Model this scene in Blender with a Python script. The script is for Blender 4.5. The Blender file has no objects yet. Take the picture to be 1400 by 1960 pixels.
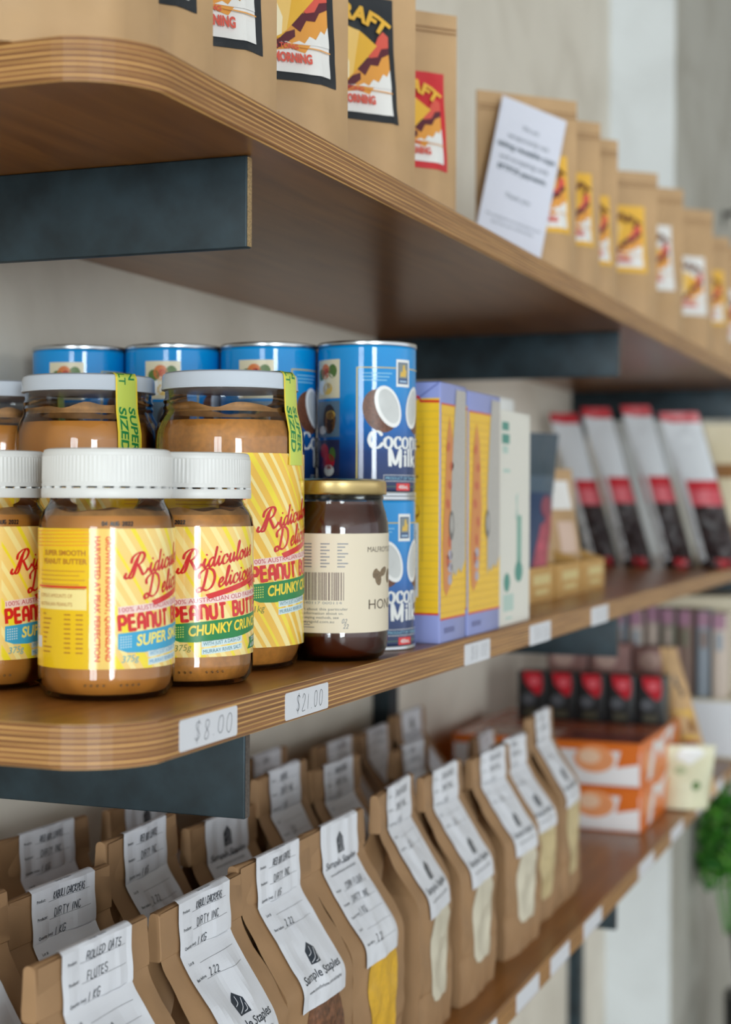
import bpy, bmesh, math, random
from mathutils import Vector, Matrix, noise
from mathutils.geometry import tessellate_polygon

random.seed(7)
SC = bpy.context.scene
COL = SC.collection
R = math.radians
EYE = 1.45                                   # height of the lens above the floor

# ------------------------------------------------------------------ camera
cd = bpy.data.cameras.new('camera')
cam = bpy.data.objects.new('camera', cd)
COL.objects.link(cam)
SC.camera = cam
cd.sensor_fit = 'HORIZONTAL'
cd.sensor_width = 24.0
cd.lens = 3026.6 / 1400 * 24
cd.clip_start = 0.05
cd.clip_end = 60
cam.matrix_world = (Matrix.Translation((0, 0, EYE)) @ Matrix.Rotation(0.3712, 4, 'Z')
                    @ Matrix.Rotation(math.pi / 2 - 0.0079, 4, 'X') @ Matrix.Rotation(0.0042, 4, 'Z'))
cd.dof.use_dof = True
cd.dof.focus_distance = 0.93
cd.dof.aperture_fstop = 5.4
cd.dof.aperture_blades = 9

# ------------------------------------------------------------------ colour management, sampling helpers
vs = SC.view_settings
vs.view_transform = 'Standard'
vs.look = 'None'
vs.gamma = 1.0
vs.use_curve_mapping = False
vs.exposure = 0.0
try:
    SC.cycles.use_denoising = True
    SC.cycles.max_bounces = 8
    SC.cycles.transparent_max_bounces = 24
    SC.cycles.sample_clamp_indirect = 6.0
    SC.cycles.caustics_reflective = False
    SC.cycles.caustics_refractive = False
except Exception:
    pass

# ------------------------------------------------------------------ daylight
W = bpy.data.worlds.new('daylight')
SC.world = W
W.use_nodes = True
bg = W.node_tree.nodes['Background']
bg.inputs[0].default_value = (0.92, 0.96, 1.0, 1)
bg.inputs[1].default_value = 1.5


def area(name, loc, size, rot, power, col):
    l = bpy.data.lights.new(name, 'AREA')
    l.shape = 'RECTANGLE'
    l.size, l.size_y = size
    l.energy = power
    l.color = col
    o = bpy.data.objects.new(name, l)
    COL.objects.link(o)
    o.location = loc
    o.rotation_euler = rot
    return o


# daylight entering by the two windows in the wall behind the viewpoint (they face +Y)
area('window_daylight_wide', (5.3, -6.06, EYE + 0.12), (2.1, 2.55), (R(90), 0, 0), 560, (0.93, 0.97, 1.0))
area('window_daylight_narrow', (0.55, -6.06, EYE + 0.12), (1.5, 2.55), (R(90), 0, 0), 170, (0.93, 0.97, 1.0))


# ------------------------------------------------------------------ materials
def lin(c):
    return tuple((v / 255 / 12.92 if v <= 10.3 else ((v / 255 + 0.055) / 1.055) ** 2.4) for v in c) + (1.0,)


MATS = {}


class NT:
    def __init__(s, m):
        s.t = m.node_tree
        s.n = s.t.nodes

    def new(s, k, **kw):
        n = s.n.new(k)
        for a, v in kw.items():
            setattr(n, a, v)
        return n

    def link(s, a, b):
        s.t.links.new(a, b)


def mat(name, col, rough=0.5, metal=0.0, spec=0.5, vary=0.0, vscale=30.0, bump=0.0, bscale=200.0, coat=0.0, stretch=None, sss=0.0, bdist=0.002):
    if name in MATS:
        return MATS[name]
    m = bpy.data.materials.new(name)
    m.use_nodes = True
    nt = NT(m)
    b = nt.n['Principled BSDF']
    b.inputs['Base Color'].default_value = lin(col)
    b.inputs['Roughness'].default_value = rough
    b.inputs['Metallic'].default_value = metal
    b.inputs['Specular IOR Level'].default_value = spec
    b.inputs['Coat Weight'].default_value = coat
    b.inputs['Coat Roughness'].default_value = 0.08
    if sss:
        b.inputs['Subsurface Weight'].default_value = sss
        b.inputs['Subsurface Radius'].default_value = (0.004, 0.002, 0.001)
    if vary or bump:
        tc = nt.new('ShaderNodeTexCoord')
        mp = nt.new('ShaderNodeMapping')
        nt.link(tc.outputs['Object'], mp.inputs[0])
        if stretch:
            mp.inputs['Scale'].default_value = stretch
    if vary:
        nz = nt.new('ShaderNodeTexNoise')
        nz.inputs['Scale'].default_value = vscale
        nz.inputs['Detail'].default_value = 5
        nt.link(mp.outputs[0], nz.inputs['Vector'])
        rp = nt.new('ShaderNodeValToRGB')
        c = lin(col)
        rp.color_ramp.elements[0].position = 0.3
        rp.color_ramp.elements[1].position = 0.7
        rp.color_ramp.elements[0].color = tuple(max(0, v * (1 - vary)) for v in c[:3]) + (1,)
        rp.color_ramp.elements[1].color = tuple(min(1, v * (1 + vary)) for v in c[:3]) + (1,)
        nt.link(nz.outputs['Fac'], rp.inputs[0])
        nt.link(rp.outputs[0], b.inputs['Base Color'])
    if bump:
        n2 = nt.new('ShaderNodeTexNoise')
        n2.inputs['Scale'].default_value = bscale
        n2.inputs['Detail'].default_value = 4
        nt.link(mp.outputs[0], n2.inputs['Vector'])
        bp = nt.new('ShaderNodeBump')
        bp.inputs['Strength'].default_value = bump
        bp.inputs['Distance'].default_value = bdist
        nt.link(n2.outputs['Fac'], bp.inputs['Height'])
        nt.link(bp.outputs[0], b.inputs['Normal'])
    MATS[name] = m
    return m


def glass_mat(name, tint, edge, ior=1.5, strength=1.0):
    """clear thin-walled glass or film: see-through face on, mirror-like and darker towards its rim"""
    m = bpy.data.materials.new(name)
    m.use_nodes = True
    nt = NT(m)
    nt.n.clear()
    out = nt.new('ShaderNodeOutputMaterial')
    tr = nt.new('ShaderNodeBsdfTransparent')
    gl = nt.new('ShaderNodeBsdfGlossy')
    gl.inputs['Roughness'].default_value = 0.03
    gl.inputs['Color'].default_value = (0.95, 0.97, 1, 1)
    lw = nt.new('ShaderNodeLayerWeight')
    lw.inputs['Blend'].default_value = 0.35
    mx = nt.new('ShaderNodeMix', data_type='RGBA')
    mx.inputs[6].default_value = lin(tint)
    mx.inputs[7].default_value = lin(edge)
    nt.link(lw.outputs['Facing'], mx.inputs[0])
    nt.link(mx.outputs[2], tr.inputs[0])
    fr = nt.new('ShaderNodeFresnel')
    fr.inputs['IOR'].default_value = ior
    mu = nt.new('ShaderNodeMath', operation='MULTIPLY')
    mu.inputs[1].default_value = strength
    nt.link(fr.outputs[0], mu.inputs[0])
    sh = nt.new('ShaderNodeMixShader')
    nt.link(mu.outputs[0], sh.inputs[0])
    nt.link(tr.outputs[0], sh.inputs[1])
    nt.link(gl.outputs[0], sh.inputs[2])
    nt.link(sh.outputs[0], out.inputs[0])
    MATS[name] = m
    return m


def wood_face_mat():
    m = bpy.data.materials.new('varnished_plywood_face')
    m.use_nodes = True
    nt = NT(m)
    b = nt.n['Principled BSDF']
    b.inputs['Roughness'].default_value = 0.28
    b.inputs['Coat Weight'].default_value = 0.0
    b.inputs['Specular IOR Level'].default_value = 0.36
    b.inputs['Coat Roughness'].default_value = 0.2
    tc = nt.new('ShaderNodeTexCoord')
    mp = nt.new('ShaderNodeMapping')
    mp.inputs['Scale'].default_value = (22, 1.6, 22)
    nt.link(tc.outputs['Object'], mp.inputs[0])
    nz = nt.new('ShaderNodeTexNoise')
    nz.inputs['Scale'].default_value = 4.0
    nz.inputs['Detail'].default_value = 7
    nz.inputs['Distortion'].default_value = 0.6
    nt.link(mp.outputs[0], nz.inputs['Vector'])
    rp = nt.new('ShaderNodeValToRGB')
    e = rp.color_ramp.elements
    e[0].position, e[0].color = 0.25, lin((124, 76, 32))
    e[1].position, e[1].color = 0.8, lin((164, 108, 50))
    nt.link(nz.outputs['Fac'], rp.inputs[0])
    nt.link(rp.outputs[0], b.inputs['Base Color'])
    return m


def wood_edge_mat():
    """the cut edge of plywood: thin veneers, pale along the grain and brown across it"""
    m = bpy.data.materials.new('plywood_cut_edge')
    m.use_nodes = True
    nt = NT(m)
    b = nt.n['Principled BSDF']
    b.inputs['Roughness'].default_value = 0.38
    tc = nt.new('ShaderNodeTexCoord')
    # streaks along the edge, veneer by veneer
    mp = nt.new('ShaderNodeMapping')
    mp.inputs['Scale'].default_value = (9, 9, 620)
    nt.link(tc.outputs['Object'], mp.inputs[0])
    nz = nt.new('ShaderNodeTexNoise')
    nz.inputs['Scale'].default_value = 1.0
    nz.inputs['Detail'].default_value = 4
    nt.link(mp.outputs[0], nz.inputs['Vector'])
    # slight waviness of the glue lines
    mp2 = nt.new('ShaderNodeMapping')
    mp2.inputs['Scale'].default_value = (14, 14, 40)
    nt.link(tc.outputs['Object'], mp2.inputs[0])
    nw = nt.new('ShaderNodeTexNoise')
    nw.inputs['Scale'].default_value = 1.0
    nt.link(mp2.outputs[0], nw.inputs['Vector'])
    sp = nt.new('ShaderNodeSeparateXYZ')
    nt.link(tc.outputs['Object'], sp.inputs[0])
    a = nt.new('ShaderNodeMath', operation='MULTIPLY')
    a.inputs[1].default_value = 1000 / 2.625
    nt.link(sp.outputs[2], a.inputs[0])
    w = nt.new('ShaderNodeMath', operation='MULTIPLY_ADD')
    w.inputs[1].default_value = 0.35
    nt.link(nw.outputs['Fac'], w.inputs[0])
    nt.link(a.outputs[0], w.inputs[2])
    fr = nt.new('ShaderNodeMath', operation='FRACT')
    nt.link(w.outputs[0], fr.inputs[0])
    rp = nt.new('ShaderNodeValToRGB')
    rp.color_ramp.interpolation = 'LINEAR'
    e = rp.color_ramp.elements
    e[0].position, e[0].color = 0.0, lin((120, 78, 44))
    e[1].position, e[1].color = 1.0, lin((126, 82, 48))
    for p, c in ((0.1, (222, 174, 104)), (0.4, (212, 160, 92)), (0.48, (98, 58, 30)), (0.62, (170, 116, 70)), (0.9, (150, 98, 58))):
        k = e.new(p)
        k.color = lin(c)
    nt.link(fr.outputs[0], rp.inputs[0])
    r2 = nt.new('ShaderNodeValToRGB')
    r2.color_ramp.elements[0].position, r2.color_ramp.elements[0].color = 0.3, (0.45, 0.36, 0.3, 1)
    r2.color_ramp.elements[1].position, r2.color_ramp.elements[1].color = 0.62, (1, 1, 1, 1)
    nt.link(nz.outputs['Fac'], r2.inputs[0])
    mx = nt.new('ShaderNodeMix', data_type='RGBA', blend_type='MULTIPLY')
    mx.inputs[0].default_value = 0.85
    nt.link(rp.outputs[0], mx.inputs[6])
    nt.link(r2.outputs[0], mx.inputs[7])
    nt.link(mx.outputs[2], b.inputs['Base Color'])
    return m


def steel_mat():
    m = bpy.data.materials.new('blued_flat_steel')
    m.use_nodes = True
    nt = NT(m)
    b = nt.n['Principled BSDF']
    b.inputs['Metallic'].default_value = 0.35
    b.inputs['Roughness'].default_value = 0.42
    tc = nt.new('ShaderNodeTexCoord')
    nz = nt.new('ShaderNodeTexNoise')
    nz.inputs['Scale'].default_value = 28
    nz.inputs['Detail'].default_value = 6
    nz.inputs['Roughness'].default_value = 0.55
    nt.link(tc.outputs['Object'], nz.inputs['Vector'])
    rp = nt.new('ShaderNodeValToRGB')
    e = rp.color_ramp.elements
    e[0].position, e[0].color = 0.3, lin((26, 36, 41))
    e[1].position, e[1].color = 0.7, lin((48, 65, 74))
    nt.link(nz.outputs['Fac'], rp.inputs[0])
    nt.link(rp.outputs[0], b.inputs['Base Color'])
    return m


def wall_mat(name, col, dirt):
    m = bpy.data.materials.new(name)
    m.use_nodes = True
    nt = NT(m)
    b = nt.n['Principled BSDF']
    b.inputs['Roughness'].default_value = 0.8
    tc = nt.new('ShaderNodeTexCoord')
    nz = nt.new('ShaderNodeTexNoise')
    nz.inputs['Scale'].default_value = 5.5
    nz.inputs['Detail'].default_value = 7
    nz.inputs['Distortion'].default_value = 0.8
    nt.link(tc.outputs['Object'], nz.inputs['Vector'])
    rp = nt.new('ShaderNodeValToRGB')
    e = rp.color_ramp.elements
    e[0].position, e[0].color = 0.3, lin(dirt)
    e[1].position, e[1].color = 0.55, lin(col)
    nt.link(nz.outputs['Fac'], rp.inputs[0])
    nt.link(rp.outputs[0], b.inputs['Base Color'])
    n2 = nt.new('ShaderNodeTexNoise')
    n2.inputs['Scale'].default_value = 60
    nt.link(tc.outputs['Object'], n2.inputs['Vector'])
    bp = nt.new('ShaderNodeBump')
    bp.inputs['Strength'].default_value = 0.15
    bp.inputs['Distance'].default_value = 0.004
    nt.link(n2.outputs['Fac'], bp.inputs['Height'])
    nt.link(bp.outputs[0], b.inputs['Normal'])
    return m


def ramp_z_mat(name, stops, rough):
    """printed colour that runs from one ink to another up the thing (stops in mm above its base)"""
    m = bpy.data.materials.new(name)
    m.use_nodes = True
    nt = NT(m)
    b = nt.n['Principled BSDF']
    b.inputs['Roughness'].default_value = rough
    tc = nt.new('ShaderNodeTexCoord')
    sp = nt.new('ShaderNodeSeparateXYZ')
    nt.link(tc.outputs['Object'], sp.inputs[0])
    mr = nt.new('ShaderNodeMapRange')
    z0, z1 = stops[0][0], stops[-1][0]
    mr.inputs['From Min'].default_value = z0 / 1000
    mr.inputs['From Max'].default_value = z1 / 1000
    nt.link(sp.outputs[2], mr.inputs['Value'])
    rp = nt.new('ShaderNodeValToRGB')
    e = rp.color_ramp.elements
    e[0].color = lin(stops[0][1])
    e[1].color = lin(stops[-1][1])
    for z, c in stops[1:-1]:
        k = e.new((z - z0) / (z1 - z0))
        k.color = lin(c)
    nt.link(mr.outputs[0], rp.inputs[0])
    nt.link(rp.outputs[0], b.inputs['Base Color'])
    MATS[name] = m
    return m


M_FACE, M_EDGE, M_STEEL = wood_face_mat(), wood_edge_mat(), steel_mat()
M_WALL = wall_mat('cream_plaster', (228, 221, 208), (212, 204, 190))
M_PIER = wall_mat('white_plaster', (226, 231, 234), (216, 220, 222))
M_GREY = wall_mat('grey_plaster', (186, 184, 176), (166, 162, 152))
GLASS = glass_mat('jar_glass', (250, 251, 251), (212, 218, 220), 1.5, 1.0)
FILM = glass_mat('clear_film', (225, 225, 228), (190, 192, 196), 1.45, 1.3)
PANE = glass_mat('window_pane', (250, 252, 252), (220, 228, 228), 1.45, 0.5)


def ink(name, c, rough=0.35):
    return mat(name, c, rough)


# ------------------------------------------------------------------ scene-graph helpers
def P(u, w, z):
    """mm along the wall, out from it (viewpoint at 0) and above the lens -> metres"""
    return (w / 1000, u / 1000, z / 1000 + EYE)


def thing(name, label, cat, loc, rotz=0.0, group=None):
    o = bpy.data.objects.new(name, None)
    COL.objects.link(o)
    o.empty_display_size = 0.02
    o.location = loc
    o.rotation_euler = (0, 0, rotz)
    o['label'] = label
    o['category'] = cat
    if group:
        o['group'] = group
    return o


def tag(o, label, cat, group=None):
    o['label'] = label
    o['category'] = cat
    if group:
        o['group'] = group
    return o


def struct(o):
    o['kind'] = 'structure'
    return o


def dup(root, label, loc, rotz, group=None):
    r = root.copy()
    COL.objects.link(r)
    r.location = loc
    r.rotation_euler = (0, 0, rotz)
    r['label'] = label
    if group:
        r['group'] = group
    for ch in list(root.children):
        c = ch.copy()
        COL.objects.link(c)
        c.parent = r
        for g in list(ch.children):
            d = g.copy()
            COL.objects.link(d)
            d.parent = c
    return r


class MB:
    """collects faces (mm) and links them as one mesh object"""

    def __init__(s):
        s.v, s.f, s.mi, s.ms = [], [], [], []
        s.sm = []

    def slot(s, m):
        if m not in s.ms:
            s.ms.append(m)
        return s.ms.index(m)

    def add(s, verts, faces, m, smooth=False):
        b = len(s.v)
        s.v += [tuple(v) for v in verts]
        k = s.slot(m)
        for f in faces:
            s.f.append(tuple(i + b for i in f))
            s.mi.append(k)
            s.sm.append(smooth)

    def box(s, x0, x1, y0, y1, z0, z1, m, bev=0.0):
        if bev <= 0:
            v = [(x, y, z) for z in (z0, z1) for y in (y0, y1) for x in (x0, x1)]
            s.add(v, [(0, 2, 3, 1), (4, 5, 7, 6), (0, 1, 5, 4), (2, 6, 7, 3), (0, 4, 6, 2), (1, 3, 7, 5)], m)
            return
        bm = bmesh.new()
        bmesh.ops.create_cube(bm, size=1)
        for v in bm.verts:
            v.co = ((x0 + x1) / 2 + v.co.x * (x1 - x0), (y0 + y1) / 2 + v.co.y * (y1 - y0), (z0 + z1) / 2 + v.co.z * (z1 - z0))
        bmesh.ops.bevel(bm, geom=list(bm.edges), offset=bev, segments=3, profile=0.5, affect='EDGES')
        s.bm(bm, m, True)

    def bm(s, bm, m, smooth=False):
        bm.verts.index_update()
        s.add([v.co.copy() for v in bm.verts], [[v.index for v in f.verts] for f in bm.faces], m, smooth)
        bm.free()

    def lathe(s, prof, m, seg=64, cap=True):
        q = [prof[0]]
        for a, b in zip(prof, prof[1:]):
            d = math.dist(a, b)
            if d > 10 and a[0] > 5 and b[0] > 5:          # support loops keep the straight walls straight
                for k in (.6 / d, 1 - .6 / d):
                    q.append((a[0] + (b[0] - a[0]) * k, a[1] + (b[1] - a[1]) * k))
            q.append(b)
        prof = q
        n = len(prof)
        v = []
        for r, z in prof:
            for k in range(seg):
                a = 2 * math.pi * k / seg
                v.append((r * math.cos(a), r * math.sin(a), z))
        f = [(i * seg + k, i * seg + (k + 1) % seg, (i + 1) * seg + (k + 1) % seg, (i + 1) * seg + k)
             for i in range(n - 1) for k in range(seg)]
        if cap:
            f.append(tuple(reversed(range(seg))))
            f.append(tuple((n - 1) * seg + k for k in range(seg)))
        s.add(v, f, m, True)

    def tube(s, pts, r, m, seg=8):
        v, f = [], []
        for i, p in enumerate(pts):
            p = Vector(p)
            d = (Vector(pts[min(i + 1, len(pts) - 1)]) - Vector(pts[max(i - 1, 0)])).normalized()
            a = d.orthogonal().normalized()
            b = d.cross(a)
            rr = r[i] if isinstance(r, (list, tuple)) else r
            for k in range(seg):
                t = 2 * math.pi * k / seg
                v.append(p + (a * math.cos(t) + b * math.sin(t)) * rr)
        for i in range(len(pts) - 1):
            for k in range(seg):
                f.append((i * seg + k, i * seg + (k + 1) % seg, (i + 1) * seg + (k + 1) % seg, (i + 1) * seg + k))
        f.append(tuple(reversed(range(seg))))
        f.append(tuple((len(pts) - 1) * seg + k for k in range(seg)))
        s.add(v, f, m, True)

    sharp = 35

    def mesh(s, name, sharp=None):
        sharp = sharp or s.sharp
        me = bpy.data.meshes.new(name)
        me.from_pydata([(a / 1000, b / 1000, c / 1000) for a, b, c in s.v], [], s.f)
        for m in s.ms:
            me.materials.append(m)
        for p, k, sm in zip(me.polygons, s.mi, s.sm):
            p.material_index = k
            p.use_smooth = sm
        me.update()
        if any(s.sm):
            me.set_sharp_from_angle(angle=R(sharp))
        return me

    def build(s, name, parent=None, loc=None, rotz=0):
        o = bpy.data.objects.new(name, s.mesh(name))
        COL.objects.link(o)
        if parent:
            o.parent = parent
        if loc is not None:
            o.location = loc
        o.rotation_euler[2] = rotz
        return o


# ------------------------------------------------------------------ print: type, strokes and flat shapes laid on a surface
_TXT = {}


def text_mesh(s, bold, shear):
    key = (s, bold, shear)
    if key in _TXT:
        return _TXT[key]
    c = bpy.data.curves.new('type', 'FONT')
    c.body = s
    c.size = 1.0
    c.offset = bold
    c.shear = shear
    c.resolution_u = 3
    o = bpy.data.objects.new('type', c)
    COL.objects.link(o)
    dg = bpy.context.evaluated_depsgraph_get()
    me = bpy.data.meshes.new_from_object(o.evaluated_get(dg))
    v = [(a.co.x, a.co.y) for a in me.vertices]
    f = [tuple(p.vertices) for p in me.polygons]
    bpy.data.objects.remove(o)
    bpy.data.meshes.remove(me)
    bpy.data.curves.remove(c)
    _TXT[key] = (v, f)
    return _TXT[key]


# one-stroke capitals on a 1-high grid: (advance, strokes)
ST = {
    'A': (.62, [[(0, 0), (.28, 1), (.56, 0)], [(.1, .36), (.46, .36)]]),
    'a': (.62, [[(0, 0), (0, .72), (.14, 1), (.42, 1), (.56, .72), (.56, 0)], [(0, .42), (.56, .42)]]),
    'B': (.6, [[(0, 0), (0, 1), (.36, 1), (.5, .88), (.5, .62), (.38, .52), (0, .52)], [(.38, .52), (.54, .4), (.54, .14), (.4, 0), (0, 0)]]),
    'C': (.58, [[(.5, .84), (.36, 1), (.14, 1), (0, .8), (0, .2), (.14, 0), (.38, 0), (.52, .16)]]),
    'D': (.6, [[(0, 0), (0, 1), (.3, 1), (.54, .74), (.54, .26), (.3, 0), (0, 0)]]),
    'E': (.54, [[(.48, 1), (0, 1), (0, 0), (.48, 0)], [(0, .52), (.4, .52)]]),
    'F': (.52, [[(.46, 1), (0, 1), (0, 0)], [(0, .5), (.36, .5)]]),
    'G': (.6, [[(.52, .84), (.36, 1), (.14, 1), (0, .8), (0, .2), (.14, 0), (.4, 0), (.54, .16), (.54, .46), (.3, .46)]]),
    'H': (.6, [[(0, 0), (0, 1)], [(.54, 0), (.54, 1)], [(0, .5), (.54, .5)]]),
    'I': (.2, [[(.06, 0), (.06, 1)]]),
    'K': (.58, [[(0, 0), (0, 1)], [(.5, 1), (0, .46), (.52, 0)]]),
    'L': (.5, [[(0, 1), (0, 0), (.46, 0)]]),
    'N': (.62, [[(0, 0), (0, 1), (.54, 0), (.54, 1)]]),
    'n': (.62, [[(0, 0), (0, 1), (.4, 1), (.56, .8), (.56, 0)]]),
    'O': (.62, [[(.14, 0), (0, .2), (0, .8), (.14, 1), (.42, 1), (.56, .8), (.56, .2), (.42, 0), (.14, 0)]]),
    'P': (.58, [[(0, 0), (0, 1), (.38, 1), (.52, .84), (.52, .58), (.38, .44), (0, .44)]]),
    'R': (.6, [[(0, 0), (0, 1), (.38, 1), (.52, .84), (.52, .6), (.38, .48), (0, .48)], [(.3, .48), (.54, 0)]]),
    'S': (.58, [[(.5, .86), (.36, 1), (.14, 1), (.02, .84), (.02, .64), (.14, .53), (.4, .47), (.52, .34), (.52, .16), (.38, 0), (.14, 0), (0, .14)]]),
    'T': (.56, [[(0, 1), (.52, 1)], [(.26, 1), (.26, 0)]]),
    'U': (.62, [[(0, 1), (0, .2), (.14, 0), (.42, 0), (.56, .2), (.56, 1)]]),
    'X': (.58, [[(0, 0), (.52, 1)], [(0, 1), (.52, 0)]]),
    'Y': (.58, [[(0, 1), (.26, .5), (.26, 0)], [(.52, 1), (.26, .5)]]),
    '0': (.56, [[(.16, 0), (.02, .25), (.04, .8), (.2, 1), (.36, .98), (.48, .75), (.46, .2), (.3, 0), (.16, 0)]]),
    '1': (.28, [[(.08, 1), (.1, 0)]]),
    '2': (.56, [[(.02, .8), (.14, 1), (.34, .98), (.44, .8), (.36, .5), (.02, 0), (.48, .02)]]),
    '4': (.58, [[(.4, 0), (.42, 1), (.02, .35), (.52, .33)]]),
    '8': (.56, [[(.24, .52), (.08, .7), (.12, .95), (.28, 1), (.42, .88), (.4, .68), (.1, .34), (.06, .1), (.24, 0), (.42, .12), (.42, .34), (.24, .52)]]),
    '$': (.6, [[(.48, .82), (.34, .95), (.16, .93), (.06, .76), (.2, .56), (.4, .42), (.46, .22), (.3, .04), (.12, .04), (.02, .18)], [(.3, 1.12), (.24, -.14)]]),
    '.': (.22, [[(.06, 0), (.09, .05)]]),
    '/': (.5, [[(.02, 0), (.4, 1)]]),
    ' ': (.4, []),
}


def catmull(p, n=6):
    if len(p) < 3:
        return list(p)
    q = [p[0]] + list(p) + [p[-1]]
    out = []
    for i in range(1, len(q) - 2):
        a, b, c, d = (Vector(q[i + k]) for k in (-1, 0, 1, 2))
        for k in range(n):
            t = k / n
            out.append(0.5 * ((2 * b) + (c - a) * t + (2 * a - 5 * b + 4 * c - d) * t * t + (3 * b - a - 3 * c + d) * t ** 3))
    out.append(Vector(p[-1]))
    return [tuple(v) for v in out]


# brush-script letters, x-height 1: (advance, strokes)
SCR = {
    'R': (2.0, [[(-.9, .5), (-1.05, .15), (-.7, .0), (-.3, .5), (.3, 1.7), (.75, 2.25)], [(.55, 2.1), (.3, 1.2), (.05, .35), (-.2, -.05), (-.55, .0)],
                [(-.35, 1.5), (-.2, 2.0), (.4, 2.35), (1.1, 2.3), (1.35, 1.9), (1.0, 1.35), (.35, 1.1)], [(.55, 1.15), (.95, .5), (1.25, .05), (1.6, .15), (1.9, .5)]]),
    'D': (2.0, [[(.55, 2.2), (.4, 1.4), (.2, .5), (-.05, .0), (-.45, -.1), (-.6, .2), (-.3, .4), (.15, .1), (.7, -.05), (1.3, .3), (1.6, 1.1), (1.4, 1.9), (.8, 2.3), (.1, 2.25), (-.4, 1.9), (-.4, 1.5)]]),
    'i': (.62, [[(-.1, .25), (.2, .95), (.1, .4), (.2, .02), (.4, .1), (.65, .4)], [(.34, 1.35), (.38, 1.42)]]),
    'd': (1.1, [[(.75, .85), (.45, 1.0), (.1, .65), (.05, .2), (.25, .0), (.55, .3), (.8, .9), (1.02, 2.05), (.8, .95), (.7, .3), (.85, .02), (1.15, .4)]]),
    'c': (.92, [[(.72, .72), (.62, .98), (.3, .95), (.02, .5), (.08, .1), (.35, .0), (.65, .12), (.98, .5)]]),
    'u': (1.05, [[(-.05, .5), (.2, .95), (.1, .4), (.2, .03), (.45, .15), (.7, .6), (.8, .95), (.7, .4), (.8, .03), (1.1, .4)]]),
    'l': (.62, [[(-.1, .2), (.3, .9), (.6, 1.8), (.55, 2.1), (.38, 1.9), (.2, .9), (.15, .25), (.28, .0), (.65, .4)]]),
    'o': (.92, [[(.5, .95), (.2, .85), (.03, .4), (.15, .03), (.45, .03), (.72, .4), (.65, .85), (.5, .95), (.55, .75), (.95, .72)]]),
    's': (.72, [[(-.05, .3), (.3, .7), (.5, 1.05), (.42, .75), (.6, .3), (.45, .0), (.15, .05)]]),
    'e': (.8, [[(.02, .4), (.4, .5), (.62, .8), (.45, 1.0), (.18, .8), (.05, .35), (.2, .02), (.5, .08), (.85, .42)]]),
}


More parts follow.
